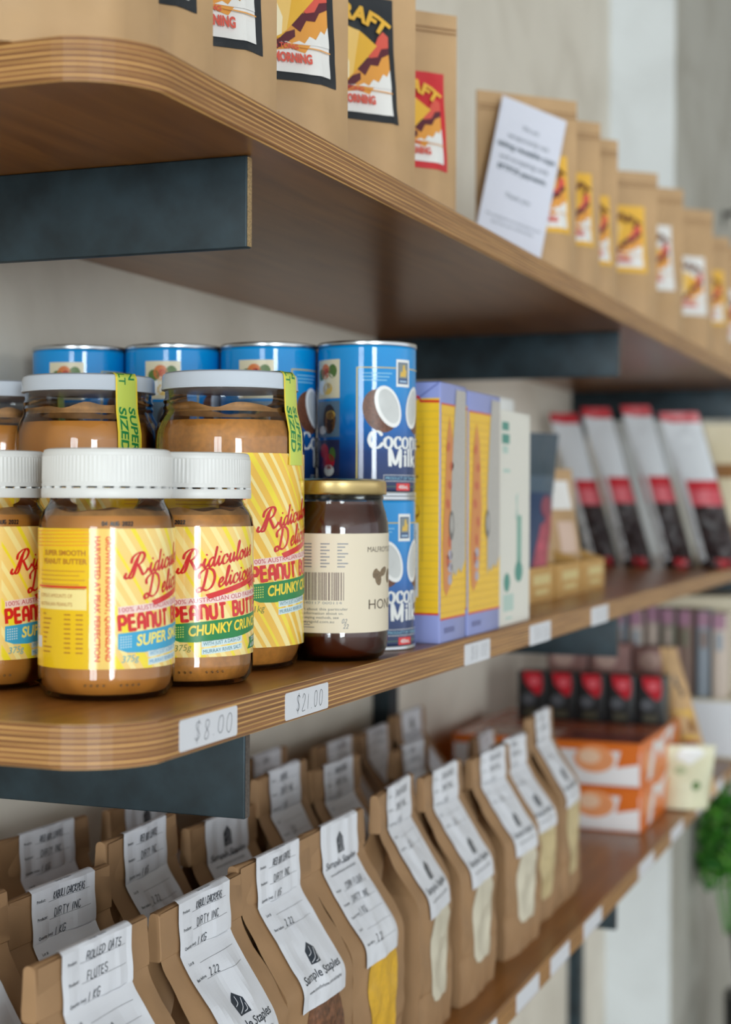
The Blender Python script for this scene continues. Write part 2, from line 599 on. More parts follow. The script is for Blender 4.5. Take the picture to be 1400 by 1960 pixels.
class Art:
    def __init__(s):
        s.v, s.f, s.m, s.ms = [], [], [], []

    def _add(s, v, f, m, lay):
        b = len(s.v)
        if m not in s.ms:
            s.ms.append(m)
        k = s.ms.index(m)
        s.v += [(x, y, lay) for x, y in v]
        for q in f:
            s.f.append(tuple(i + b for i in q))
            s.m.append(k)

    def rect(s, x0, x1, y0, y1, m, lay=0):
        s._add([(x0, y0), (x1, y0), (x1, y1), (x0, y1)], [(0, 1, 2, 3)], m, lay)

    def poly(s, p, m, lay=0):
        t = tessellate_polygon([[Vector((x, y, 0)) for x, y in p]])
        s._add(p, [tuple(q) for q in t], m, lay)

    def ell(s, cx, cy, rx, ry, m, lay=0, rot=0, n=28, a0=0, a1=360):
        c, q = math.cos(R(rot)), math.sin(R(rot))
        p = []
        for k in range(n):
            a = R(a0 + (a1 - a0) * k / (n if a1 - a0 == 360 else n - 1))
            x, y = rx * math.cos(a), ry * math.sin(a)
            p.append((cx + c * x - q * y, cy + q * x + c * y))
        s.poly(p, m, lay)

    def text(s, t, x, y, h, m, lay=1, align='l', bold=0.0, shear=0.0, rot=0.0, width=None, sx=1.0, arc=None):
        v, f = text_mesh(t, bold, shear)
        if not v:
            return
        k = h / 0.73
        xs = [a[0] for a in v]
        x0, w = min(xs), (max(xs) - min(xs))
        fx = k * sx if width is None else width / w
        tw = w * fx
        ox = {'l': 0, 'c': -tw / 2, 'r': -tw}[align]
        c, q = math.cos(R(rot)), math.sin(R(rot))
        out = []
        for a, b in v:
            px, py = (a - x0) * fx + ox, b * k
            if arc:
                t_ = px / arc
                px, py = (arc + py) * math.sin(t_), (arc + py) * math.cos(t_) - arc
            out.append((x + c * px - q * py, y + q * px + c * py))
        s._add(out, f, m, lay)

    def ribbon(s, p, w, m, lay=1, nib=None, join=True):
        """a pen line; nib = (angle, thin part) makes it a broad pen"""
        def wid(d):
            if not nib:
                return w / 2
            a = math.atan2(d[1], d[0]) - R(nib[0])
            return w / 2 * (nib[1] + (1 - nib[1]) * abs(math.sin(a)))
        v, f = [], []
        for i in range(len(p) - 1):
            a, b = Vector(p[i]), Vector(p[i + 1])
            d = b - a
            if d.length < 1e-6:
                continue
            d.normalize()
            h = wid(d)
            n = Vector((-d.y, d.x)) * h
            k = len(v)
            v += [tuple(a - n), tuple(b - n), tuple(b + n), tuple(a + n)]
            f.append((k, k + 1, k + 2, k + 3))
            if join:
                k = len(v)
                for t in range(8):
                    an = t * math.pi / 4
                    v.append((b.x + h * math.cos(an), b.y + h * math.sin(an)))
                f.append(tuple(range(k, k + 8)))
        if v:
            s._add(v, f, m, lay)

    def strokes(s, t, x, y, h, w, m, lay=1, slant=0.0, rot=0.0, sx=1.0, jit=0.0, sp=0.16, seed=1, smooth=False):
        rnd = random.Random(seed)
        c, q = math.cos(R(rot)), math.sin(R(rot))
        cx = 0.0
        for ch in t:
            adv, st = ST[ch]
            dy = rnd.uniform(-jit, jit)
            sc = 1 + rnd.uniform(-jit, jit)
            for l in st:
                pts = []
                for a, b in l:
                    px = (cx + (a + b * slant + rnd.uniform(-jit, jit) * .3) * sx) * h
                    py = (b * sc + dy + rnd.uniform(-jit, jit) * .3) * h
                    pts.append((x + c * px - q * py, y + q * px + c * py))
                s.ribbon(catmull(pts, 4) if smooth else pts, w, m, lay)
            cx += (adv + sp) * sx
        return cx * h

    def script(s, t, x, y, xh, w, m, lay=1, slant=0.28, rot=0.0, sx=1.0):
        c, q = math.cos(R(rot)), math.sin(R(rot))
        cx = 0.0
        for ch in t:
            adv, st = SCR[ch]
            for l in st:
                pts = []
                for a, b in catmull(l, 7):
                    px, py = (cx + (a + b * slant) * sx) * xh, b * xh
                    pts.append((x + c * px - q * py, y + q * px + c * py))
                s.ribbon(pts, w * (1.15 if ch in 'RD' else 1), m, lay, nib=(20, 0.38))
            cx += adv * sx * 1.1

    def build(s, name, fn, parent=None, dx=0, dy=0, base=0.12, gap=0.07, loc=None, rotz=0.0, clip=None):
        bm = bmesh.new()
        vs_ = [bm.verts.new((x, y, l)) for x, y, l in s.v]
        for q, k in zip(s.f, s.m):
            try:
                f = bm.faces.new([vs_[i] for i in q])
                f.material_index = k
            except ValueError:
                pass
        if clip:
            for co, no in (((clip[0], 0, 0), (-1, 0, 0)), ((clip[1], 0, 0), (1, 0, 0)), ((0, clip[2], 0), (0, -1, 0)), ((0, clip[3], 0), (0, 1, 0))):
                bmesh.ops.bisect_plane(bm, geom=bm.verts[:] + bm.edges[:] + bm.faces[:], plane_co=co, plane_no=no, clear_outer=True)
        for d, ax in ((dx, 0), (dy, 1)):
            if d:
                cs = [v.co[ax] for v in bm.verts]
                lo, hi = min(cs), max(cs)
                k = math.floor(lo / d) + 1
                while k * d < hi:
                    co = [0, 0, 0]
                    no = [0, 0, 0]
                    co[ax] = k * d
                    no[ax] = 1
                    bmesh.ops.bisect_plane(bm, geom=bm.verts[:] + bm.edges[:] + bm.faces[:], plane_co=co, plane_no=no)
                    k += 1
        for f in bm.faces:
            if f.normal.z < 0:
                f.normal_flip()
        for v in bm.verts:
            a = fn(v.co.x, v.co.y, base + gap * v.co.z)
            v.co = (a[0] / 1000, a[1] / 1000, a[2] / 1000)
        me = bpy.data.meshes.new(name)
        bm.to_mesh(me)
        bm.free()
        for m in s.ms:
            me.materials.append(m)
        o = bpy.data.objects.new(name, me)
        COL.objects.link(o)
        if parent:
            o.parent = parent
        if loc is not None:
            o.location = loc
        o.rotation_euler[2] = rotz
        return o


def on_cyl(Rd):
    return lambda x, y, o: ((Rd + o) * math.sin(x / Rd), -(Rd + o) * math.cos(x / Rd), y)


def on_front(y0):                      # flat face looking towards local -Y
    return lambda x, y, o: (x, y0 - o, y)


def on_left(x0):                       # flat face looking towards local -X, art x runs towards -Y
    return lambda x, y, o: (x0 - o, -x, y)


# ------------------------------------------------------------------ the room
ZT, ZM, ZB = 213.8, -105.0, -415.9             # tops of the three shelves
WE, WW, UE = -362.7, -679.0, 629.7             # front edge, wall, near end
T = 21.0
FLOOR = -1450.0


def slab(name, u0, u1, w0, w1, z0, z1, m):
    b = MB()
    b.box(w0, w1, u0, u1, z0, z1, m)
    return struct(b.build(name, loc=(0, 0, EYE)))


slab('wall_left', -6100, 7000, WW - 150, WW, FLOOR, 1500, M_WALL)
slab('trim_1', 3048, 7000, WW, -553, FLOOR, 1500, M_PIER)
slab('trim_2', 3050.5, 7000, -553, -550, FLOOR, 1500, M_GREY)
slab('wall_far', 7000, 7150, WW - 150, 7000, FLOOR, 1500, M_WALL)
slab('floor', -6100, 7150, WW - 150, 7000, FLOOR - 80, FLOOR, mat('polished_concrete', (172, 168, 160), 0.35, vary=0.12, vscale=3))
slab('ceiling', -6100, 7150, WW - 150, 7000, 1500, 1600, mat('white_ceiling', (225, 225, 222), 0.9))
# the wall behind the viewpoint, with two window openings
WIN = [(4250, 6350), (-200, 1300)]
b = MB()
z0, z1 = -1150, 1400
xs = [WW - 150, WIN[1][0], WIN[1][1], WIN[0][0], WIN[0][1], 7000]
for i in range(0, 6, 2):
    b.box(xs[i], xs[i + 1], -6100, -5980, FLOOR, 1500, M_WALL)
for a, c in WIN:
    b.box(a, c, -6100, -5980, FLOOR, z0, M_WALL)
    b.box(a, c, -6100, -5980, z1, 1500, M_WALL)
struct(b.build('wall_back', loc=(0, 0, EYE)))
M_FRAME = mat('dark_window_frame', (70, 72, 74), 0.4)
for n, (a, c) in enumerate(WIN):
    wo = bpy.data.objects.new('window_%d' % (n + 1), None)
    COL.objects.link(wo)
    wo.location = (0, 0, EYE)
    struct(wo)
    b = MB()
    for x in (a, c - 60, (a + c) / 2 - 30):
        b.box(x, x + 60, -6040, -5990, z0, z1, M_FRAME)
    for k in range(5):
        z = z0 + (z1 - z0 - 36) * k / 4
        b.box(a, c, -6038, -5992, z, z + 36, M_FRAME)
    b.build('window_frame', wo)
    b = MB()
    b.box(a, c, -6017, -6013, z0, z1, PANE)
    b.build('window_pane', wo)


# ------------------------------------------------------------------ shelves, brackets, posts
def shelf(name, label, ztop, u1=2990.0):
    r = 46.0
    pts = [(WW, UE), (WE - r, UE)]
    for k in range(1, 12):
        a = -math.pi / 2 + math.pi / 2 * k / 12
        pts.append((WE - r + r * math.cos(a), UE + r + r * math.sin(a)))
    pts += [(WE, UE + r), (WE, u1), (WW, u1)]
    n = len(pts)
    ch = 1.6
    b = MB()

    def inset(p, d):
        return (min(p[0], WE - d) if p[0] > WE - r else p[0], max(p[1], UE + d) if p[1] < UE + r else p[1])
    rings = [([inset(p, ch) for p in pts], 0), (pts, ch), (pts, T - ch), ([inset(p, ch) for p in pts], T)]
    v = []
    for ps, z in rings:
        v += [(x, y, z) for x, y in ps]
    side = []
    for k in range(3):
        for i in range(n):
            j = (i + 1) % n
            side.append((k * n + i, k * n + j, (k + 1) * n + j, (k + 1) * n + i))
    b.add(v, side, M_EDGE)
    b.add(v, [tuple(reversed(range(n))), tuple(range(3 * n, 4 * n))], M_FACE)
    o = b.build(name, loc=(0, 0, EYE + (ztop - T) / 1000))
    tag(o, label, 'shelf', 'plywood wall shelves')
    return o


shelf('wall_shelf', 'uppermost plywood shelf, carrying brown coffee pouches', ZT)
shelf('wall_shelf', 'middle plywood shelf with jars, blue cans and price stickers', ZM)
shelf('wall_shelf', 'lowest plywood shelf, full of folded brown paper bags', ZB)

M_CUT = mat('raw_cut_steel', (176, 148, 108), 0.55, 0.5, vary=0.45, vscale=900)
M_CUT2 = mat('worn_cut_steel', (96, 88, 84), 0.5, 0.5, vary=0.3, vscale=600)


def bracket(u, zt, label, h=52.0, cut=None):
    t = thing('shelf_bracket', label, 'bracket', P(u, WW, zt - T), 0, 'steel shelf brackets')
    b = MB()
    L = -383.5 - WW
    b.box(0, L - 0.6, 0, 6.2, -h, -0.3, M_STEEL, 0.9)
    b.build('bar', t)
    b = MB()
    b.box(L - 0.7, L, 0.9, 5.4, -h + 0.9, -1.2, cut or M_CUT2)
    b.build('cut_end', t)
    return t


bracket(801.4, ZT, 'steel bracket with a pale raw cut end under the near end of the uppermost shelf', cut=M_CUT)
bracket(801.4, ZM, 'steel bracket under the near corner of the middle shelf, above the paper bags', 54)
bracket(1776.6, ZT, 'steel bracket under the uppermost shelf, right behind the yellow boxes')
bracket(1776.6, ZM, 'steel bracket under the middle shelf, left of the purple packets')
bracket(1776.6, ZB, 'small triangle of steel bracket showing below the lowest shelf, in front of the white pier')
bracket(2752, ZT, 'steel bracket just above the red and black bags, farthest under the uppermost shelf')
bracket(2752, ZM, 'steel bracket above the cream carton, farthest under the middle shelf')
for u, lab in ((1785, 'dark steel upright on the wall behind the kraft bags, seen below the $21.00 sticker'),
               (2760, 'dark steel upright on the wall below the lowest shelf, beside the white pier')):
    b = MB()
    b.box(WW + 0.3, WW + 22, u - 15, u + 15, FLOOR + 1, ZT - T - 53, M_STEEL)
    o = b.build('wall_upright', loc=(0, 0, EYE))
    tag(o, lab, 'post', 'steel wall uprights')

# ------------------------------------------------------------------ inks and papers
WHITE = mat('white_paper', (232, 234, 240), 0.55)
STICK = mat('white_sticker', (226, 228, 236), 0.4)
BLACK = ink('black_ink', (24, 26, 32))
NAVYINK = ink('slate_ink', (38, 48, 62))
GREYINK = ink('grey_ink', (120, 122, 130))
PENINK = ink('pen_ink', (84, 92, 104))
RED = ink('red_ink', (220, 36, 36), 0.15)
YEL = ink('yellow_ink', (255, 222, 60))
GREEN = ink('green_ink', (28, 134, 72))
PALEG = ink('pale_green_ink', (206, 220, 96))
CYAN = ink('cyan_ink', (62, 170, 214))
ORANGE = ink('orange_ink', (240, 130, 36))
CREAM = mat('cream_paper', (226, 214, 192), 0.5)
LAB_T = ink('tan_label', (252, 214, 126), 0.1)
LAB_G = ink('gold_label', (248, 196, 70), 0.1)
RAY_Y = ink('yellow_ray', (250, 226, 52), 0.1)
RAY_P = ink('pale_ray', (255, 234, 158), 0.1)
PANEL = ink('deep_yellow_panel', (246, 200, 18), 0.1)
PANELINK = ink('brown_ink', (186, 116, 26), 0.3)
PINK = ink('pale_pink_box', (250, 220, 214), 0.1)
PALEB = ink('pale_blue_box', (214, 234, 238), 0.1)

# ------------------------------------------------------------------ peanut butter jars
PB = mat('smooth_peanut_butter', (226, 146, 60), 0.45, vary=0.06, vscale=60, sss=0.15)
PBC = mat('crunchy_peanut_butter', (222, 146, 64), 0.45, vary=0.14, vscale=260, sss=0.15)
SMEAR = mat('peanut_butter_smear', (186, 130, 70), 0.5, vary=0.3, vscale=120)
LIDW = mat('white_plastic_lid', (226, 226, 225), 0.38)
LIDM = mat('white_enamel_lid', (206, 214, 226), 0.2)
LIDU = mat('lid_lacquer_rim', (120, 128, 138), 0.3, 0.6)


def rays(a, x0, x1, y0, y1, w, step, ms):
    k = x0 - (y1 - y0)
    i = 0
    while k < x1 + 4:
        m = ms[i % len(ms)]
        ww = w * (0.55 + 0.9 * ((i * 37) % 10) / 10)
        sl = (y1 - y0) * 0.62
        a.poly([(k, y1), (k + ww * .7, y1), (k + ww + sl, y0), (k + sl, y0)], m, 0.4)
        k += step
        i += 1


def pb_label(kind, Rd, z0, z1, s, base, name='label', parent=None):
    """wrap-round label; kind 'smooth' (blue band), 'chunky' (green band); s scales the front panel"""
    a = Art()
    half = math.pi * Rd - 0.5
    a.rect(-half, half, z0, z1, base)
    rays(a, -48 * s, half, z0, z1, 4.2, 7.4, [RAY_Y, RAY_P, RAY_Y, RAY_P, RAY_P])
    H = z1 - z0
    band = CYAN if kind == 'smooth' else GREEN
    x = -38 * s
    rot = 5
    zt = z1 - 7.5 * s if s == 1 else z1 - 26
    top = z1 - (0 if s == 1 else 19)
    # brand script
    a.script('Ridiculous', x + 8 * s, top - 25 * s, 4.9 * s, 1.5 * s, RED, 3, rot=11, sx=.92)
    a.script('Delicious', x + 17 * s, top - 35.5 * s, 4.9 * s, 1.5 * s, RED, 3, rot=11, sx=.92)
    # the spread knife below it
    k = top - 5.6 * s
    a.poly([(x + 19 * s, k - 32 * s), (x + 21 * s, k - 34.6 * s), (x + 48 * s, k - 27.6 * s), (x + 58 * s, k - 24.5 * s), (x + 62 * s, k - 21 * s), (x + 47 * s, k - 24.6 * s)], RED, 3)
    a.poly([(x + 50 * s, k - 26.5 * s), (x + 53 * s, k - 30 * s), (x + 55 * s, k - 27.6 * s), (x + 58 * s, k - 29.5 * s), (x + 60 * s, k - 26 * s), (x + 63 * s, k - 27 * s), (x + 63 * s, k - 22 * s)], RED, 3)
    yb = top - 43.6 * s
    a.poly([(x, yb - .8), (x + 70 * s, yb + 5.2 * s), (x + 70 * s, yb + 9.0 * s), (x, yb + 3.2)], PINK, 2)
    a.text('100% AUSTRALIAN OLD FASHIONED', x + .6, yb + .2, 2.6 * s, ink('crimson_ink', (196, 30, 60)), 3, rot=rot, width=66 * s)
    yb = top - 52.8 * s
    a.strokes('PEanUT BUTTER', x + 1, yb, 7.4 * s, 1.9 * s, RED, 3, rot=rot, sx=.86, sp=.25)
    # colour band with its name
    yb = top - 61.6 * s
    a.poly([(x, yb + 7.4 * s), (x + 68 * s, yb + 13.4 * s), (x + 68 * s, yb + 4.2 * s), (x + 40 * s, yb - .4), (x + 14 * s, yb - 2.6 * s), (x + 5 * s, yb - 2.4 * s), (x, yb - .6)], band, 2)
    a.poly([(x + 52 * s, yb - 1.5 * s), (x + 70 * s, yb + .4 * s), (x + 66 * s, yb - 3.5 * s), (x + 69 * s, yb - 7 * s), (x + 50 * s, yb - 8 * s), (x + 53 * s, yb - 4 * s)], band, 2)
    a.text('STIR IN', x + 55 * s, yb - 3.6 * s, 2.2 * s, WHITE, 3, bold=.02, shear=.25, rot=rot)
    a.text('& ENJOY', x + 54 * s, yb - 7.0 * s, 2.2 * s, WHITE, 3, bold=.02, shear=.25, rot=rot)
    for i in range(5):
        for j in range(5):
            a.ell(x + (1.6 + i * 1.3) * s, yb + (.2 + j * 1.35 + i * .1) * s, .4 * s, .4 * s, PALEG if kind == 'chunky' else PALEB, 3, n=6)
    a.text('SUPER SMOOTH' if kind == 'smooth' else 'CHUNKY CRUNCH', x + 10 * s, yb + .9 * s, 5.8 * s, YEL if kind == 'chunky' else ink('band_pale_yellow', (252, 236, 120)), 3, bold=.03, shear=.2, rot=rot, width=54 * s)
    yb -= 4.4 * s
    for k, t in enumerate(('WITH JUST A DASH OF', 'MURRAY RIVER SALT')):
        yy = yb - k * 4.2 * s
        a.poly([(x + 17 * s, yy - .9 * s), (x + 44 * s, yy + 1.4 * s), (x + 44 * s, yy + 4.6 * s), (x + 17 * s, yy + 2.4 * s)], PALEB, 2)
        a.text(t, x + 18 * s, yy - .2 * s, 2.1 * s, ink('teal_ink', (30, 110, 130)) if kind == 'chunky' else ink('blue_ink', (60, 150, 200)), 3, rot=rot, width=25 * s)
    a.text('375g' if s == 1 else '1kg', x + 2, yb - 3.2 * s, 3.6 * s, ink('olive_ink', (128, 140, 70)) if kind == 'chunky' else ink('sky_ink', (96, 178, 190)), 3, shear=.25, rot=rot)
    # upright lines and the back panel to the left of the front panel
    xa = -42 * s
    a.rect(xa - 10.5, xa + 2, z0, z1, ink('pale_orange_strip', (253, 214, 120), 0.1), 1)
    a.text('GROWN IN KINGAROY, QUEENSLAND', xa - 2.3, z1 - 4, 3.1, ink('flame_ink', (234, 92, 30), .15), 3, rot=-90, bold=.035, width=H - 8)
    a.text('HARVESTED AT PEAK PERFECTION', xa - 8.0, z1 - 4, 3.1, ink('rust_ink', (224, 76, 40), .15), 3, rot=-90, bold=.03, width=H - 8)
    xb1, xb0 = xa - 11, xa - 54
    a.rect(xb0, xb1, z0, z1, PANEL, 1)
    for k in range(5):
        y = z1 - 1.4 - k * 1.9
        a.poly([(xb0, y - .5), (xb1, y + .2), (xb1, y + .6), (xb0, y - .1)], ORANGE, 2)
    a.rect(xb0 + 6, xb1 - 1, z0 + H * .42, z0 + H * .57, RAY_P, 2)
    a.text('SUPER SMOOTH' if kind == 'smooth' else 'CHUNKY CRUNCH', (xb1 + xb0) / 2 + 6, z1 - 14, 2.8, PANELINK, 3, 'c', .03)
    a.text('PEANUT BUTTER', (xb1 + xb0) / 2 + 6, z1 - 18.4, 2.8, PANELINK, 3, 'c', .03)
    for k in range(5):
        a.rect(xb0 + 9, xb1 - 2 - (k % 2) * 3, z1 - 22.4 - k * 2.3, z1 - 21.8 - k * 2.3, ink('tan_ink', (214, 150, 30)), 2)
    a.rect(xb0 + 6, xb1 - 1, z0 + H * .575, z0 + H * .59, RED, 2)
    a.text('COPIOUS AMOUNTS OF', xb0 + 9, z0 + H * .505, 2.0, PANELINK, 3, width=25)
    a.text('AUSTRALIAN PEANUTS', xb0 + 9, z0 + H * .445, 2.0, PANELINK, 3, width=25)
    for k in range(9):
        y = z0 + H * .38 - k * 2.45
        a.rect(xb0 + 12, xb0 + 15 + (k * 5) % 6, y, y + .7, PANELINK, 2)
        a.rect(xb1 - 14, xb1 - 10, y, y + .7, PANELINK, 2)
        a.rect(xb1 - 7, xb1 - 3, y, y + .7, PANELINK, 2)
    a.rect(xb0 + 3, xb0 + 6, z0 + H * .27, z0 + H * .55, WHITE, 2)
    for k in range(16):
        y = z0 + H * .275 + k * H * .017
        a.rect(xb0 + 3.4, xb0 + 5.6, y, y + (.35 if k % 3 else .75), GREYINK, 3)
    a.rect(xb0 + 3, xb0 + 10, z0 + 10, z0 + 16, WHITE, 2)
    return a.build(name, on_cyl(Rd), parent, dx=1.2, base=.15, gap=.05)


def small_jar(label, kind, loc, rotz, parts=None):
    t = thing('peanut_butter_jar', label, 'jar', loc, rotz, 'small peanut butter jars')
    Rd = 36.2
    out = [(2, 1.2), (24, 0.6), (29, 0), (32.5, 1.2), (35.2, 5), (Rd, 11), (Rd, 90), (35.4, 94.5), (33.4, 98.5), (31.2, 101.5), (30.2, 104), (30.2, 109)]
    b = MB()
    b.lathe(out, GLASS, 72, cap=False)
    b.build('glass', t)
    pb = [(2, 2.6), (28, 2.4), (31.5, 3.4), (33.6, 6.5), (34.9, 12), (34.9, 88), (34.2, 93.4), (33.4, 96.0), (20, 96.8), (2, 95.9)]
    b = MB()
    b.lathe(pb, PB if kind == 'smooth' else PBC, 72)
    b.build('peanut_butter', t)
    # butter smeared on the inside of the shoulder
    b = MB()
    v, f = [], []
    n = 72
    for k in range(n):
        a = 2 * math.pi * k / n
        h = 99.2 + 3.0 * noise.noise(Vector((math.cos(a) * 2.2, math.sin(a) * 2.2, 3.1 if kind == 'smooth' else 7.7)))
        r0, r1 = 33.2, 33.1 - max(0, h - 97) * 0.95
        v += [(r0 * math.cos(a), r0 * math.sin(a), 95.8), (r1 * math.cos(a), r1 * math.sin(a), h)]
    for k in range(n):
        j = (k + 1) % n
        f.append((2 * k, 2 * j, 2 * j + 1, 2 * k + 1))
    b.add(v, f, SMEAR, True)
    b.build('smear', t)
    b = MB()
    n = 96
    v, f = [], []
    prof = [(27, 131.2, 0), (31.6, 131.2, 0), (33.2, 130.6, 0), (33.9, 129, 0), (34.0, 127.6, 0), (34.0, 127.2, 1), (34.2, 114.2, 1), (34.3, 113.6, 0), (34.6, 112.2, 0), (34.6, 111.4, 0), (33, 111.2, 0)]
    for r, z, rib in prof:
        for k in range(n * 2):
            a = math.pi * k / n
            rr = r + (0.3 if (rib and k % 2) else 0)
            v.append((rr * math.cos(a), rr * math.sin(a), z))
    N = n * 2
    for i in range(len(prof) - 1):
        for k in range(N):
            f.append((i * N + (k + 1) % N, i * N + k, (i + 1) * N + k, (i + 1) * N + (k + 1) % N))
    f.append(tuple(range(N)))
    f.append(tuple(reversed(range((len(prof) - 1) * N, len(prof) * N))))
    b.add(v, f, LIDW, True)
    b.sharp = 14
    lid = b.build('lid', t)
    b = MB()
    b.lathe([(31, 105.2), (34.5, 105.2), (34.8, 105.8), (34.8, 109.9), (34.5, 110.4), (31, 110.4)], LIDW, 72)
    for k in range(24):
        a = 2 * math.pi * k / 24
        c, s = math.cos(a), math.sin(a)
        b.box(32.6 * c - 1.4, 32.6 * c + 1.4, 32.6 * s - 1.4, 32.6 * s + 1.4, 110.2, 111.4, LIDW)
    b.build('tamper_ring', lid)
    pb_label(kind, Rd, 17, 89.5, 1.0, LAB_T, parent=t)
    # moulded grip dots at the foot, best-before stamp on the shoulder
    b = MB()
    for a0 in (-22, 8):
        for k in range(4):
            a = R(a0 + k * 5.2) - rotz + 0.6
            bm = bmesh.new()
            bmesh.ops.create_icosphere(bm, subdivisions=1, radius=0.75, matrix=Matrix.Translation((35.6 * math.sin(a), -35.6 * math.cos(a), 8.6)))
            b.bm(bm, MATS['jar_glass'], True)
    b.build('foot_dots', t)
    a = Art()
    a.strokes('04 AUG 2022'.replace('A', 'A').replace('U', 'U'), -46, 91.0, 2.0, .5, BLACK, 1, sp=.2)
    a.build('date_stamp', lambda x, y, o: ((36.0 + o) * math.sin(x / 36), -(36.0 + o) * math.cos(x / 36), y), t, dx=2, base=.3)
    return t


def face(u, w, phi):
    """turn the front (-Y) of a thing at u, w towards the lens, then phi degrees to the right of it"""
    return math.atan2(-w, u) + R(phi)


small_jar('small smooth peanut butter jar at the front, its white lid whole in view', 'smooth', P(739.8, -436.6, ZM), face(739.8, -436.6, 69))
small_jar('small smooth peanut butter jar cut off by the left edge, behind the front jar', 'smooth', P(750, -522, ZM), face(750, -522, 78))
small_jar('small crunchy peanut butter jar with green band, right of the front jar', 'chunky', P(813, -424.6, ZM), face(813, -424.6, 43))


def big_jar(label, loc, rotz, strip, chunky=True):
    t = thing('large_peanut_butter_jar', label, 'jar', loc, rotz, 'one-kilogram peanut butter jars')
    Rd = 47.0
    b = MB()
    b.lathe([(2, 1.5), (30, .8), (36, 0), (42, 2), (44.5, 8), (46.6, 17), (Rd, 24), (Rd, 141), (46.5, 147), (44.8, 153), (42.4, 157.6), (41.4, 160), (42.2, 162), (41.2, 164), (42, 166), (40.8, 168), (40.8, 174)], GLASS, 80, cap=False)
    b.build('glass', t)
    b = MB()
    b.lathe([(2, 3), (35, 2.4), (40, 4), (43, 9.4), (45.1, 18), (45.5, 25), (45.5, 140), (45, 146.4), (43.4, 152), (42.6, 153.4), (20, 154), (2, 153)], PBC if chunky else PB, 80)
    b.build('peanut_butter', t)
    b = MB()
    v, f = [], []
    n = 80
    for k in range(n):
        a = 2 * math.pi * k / n
        h = 160.5 + 4.0 * noise.noise(Vector((math.cos(a) * 2.5, math.sin(a) * 2.5, 1.3)))
        v += [(40.2 * math.cos(a), 40.2 * math.sin(a), 158.6), (40.0 * math.cos(a), 40.0 * math.sin(a), h + 2)]
    for k in range(n):
        j = (k + 1) % n
        f.append((2 * k, 2 * j, 2 * j + 1, 2 * k + 1))
    b.add(v, f, SMEAR, True)
    b.build('smear', t)
    b = MB()
    b.lathe([(2, 183.6), (36, 183.6), (40.6, 183.4), (42.0, 182.4), (42.6, 180.6), (42.8, 174.4), (43.2, 173.6), (43.0, 172.9), (41.6, 172.6)], LIDM, 80)
    b.build('lid', t)
    pb_label('chunky', Rd, 15, 133, 1.12, LAB_G, parent=t)
    # tamper strip: across the lid, over its edge and down the shoulder
    a = Art()
    a.rect(-8.6, 8.6, -40, 76, PALEG)
    a.rect(-8.6, -7.4, -40, 76, YEL, 1)
    a.rect(7.4, 8.6, -40, 76, YEL, 1)
    for tx, xx in (('SUPER', 1.0), ('SIZED', -6.2)):
        a.text(tx, xx, -3, 5.2, GREEN, 2, rot=-90, bold=.03, shear=.1, width=29)
    for tx, xx, yy, ww in (('BUTTER IN', 1.0, 58, 44), ('A LITTLE SALT', -6.2, 58, 47)):
        a.text(tx, xx, yy, 5.2, GREEN, 2, rot=-90, bold=.02, width=ww)
    path = [(0, 184.0), (40.0, 183.8), (42.6, 182.6), (43.2, 180.4), (43.4, 173.2), (43.6, 168), (44, 160), (45.8, 153), (47.3, 146), (47.6, 132), (47.6, 80)]
    acc = [0]
    for i in range(1, len(path)):
        acc.append(acc[-1] + math.dist(path[i], path[i - 1]))
    s0 = 60.0

    def fn(x, y, o):
        s = s0 - y + 0.0
        s = max(0, min(acc[-1] - .01, s))
        for i in range(1, len(path)):
            if s <= acc[i]:
                k = (s - acc[i - 1]) / (acc[i] - acc[i - 1])
                r = path[i - 1][0] + (path[i][0] - path[i - 1][0]) * k
                z = path[i - 1][1] + (path[i][1] - path[i - 1][1]) * k
                break
        q = x / 46
        up = 1 if s < 42 else 0
        sx = x if s < 42 else (r + o) * math.sin(q)
        sy = -r if s < 42 else -(r + o) * math.cos(q)
        ca, sa = math.cos(strip), math.sin(strip)
        return (ca * sx - sa * sy, sa * sx + ca * sy, z + o * up)
    a.build('seal_strip', fn, t, dx=1.5, dy=2, base=.2, gap=.05)
    return t


D3 = (899, -442.0)
D2 = (893, -541.0)
D1 = (925, -631.0)
big_jar('large crunchy peanut butter jar with yellow label and green band, left of the honey', P(*D3, ZM), face(*D3, 68), R(60 - 68))
big_jar('large peanut butter jar with green SUPER SIZED strip across its lid, behind the front jar', P(*D2, ZM), face(*D2, 140), R(33 - 140), False)
big_jar('large peanut butter jar cut off by the left edge, only lid and shoulder showing', P(*D1, ZM), face(*D1, 150), R(72 - 150), False)

# ------------------------------------------------------------------ honey
HON = mat('dark_honey', (74, 26, 8), 0.08, spec=0.6, vary=0.15, vscale=20)
GOLD = mat('gold_lid', (206, 182, 128), 0.26, 1.0)


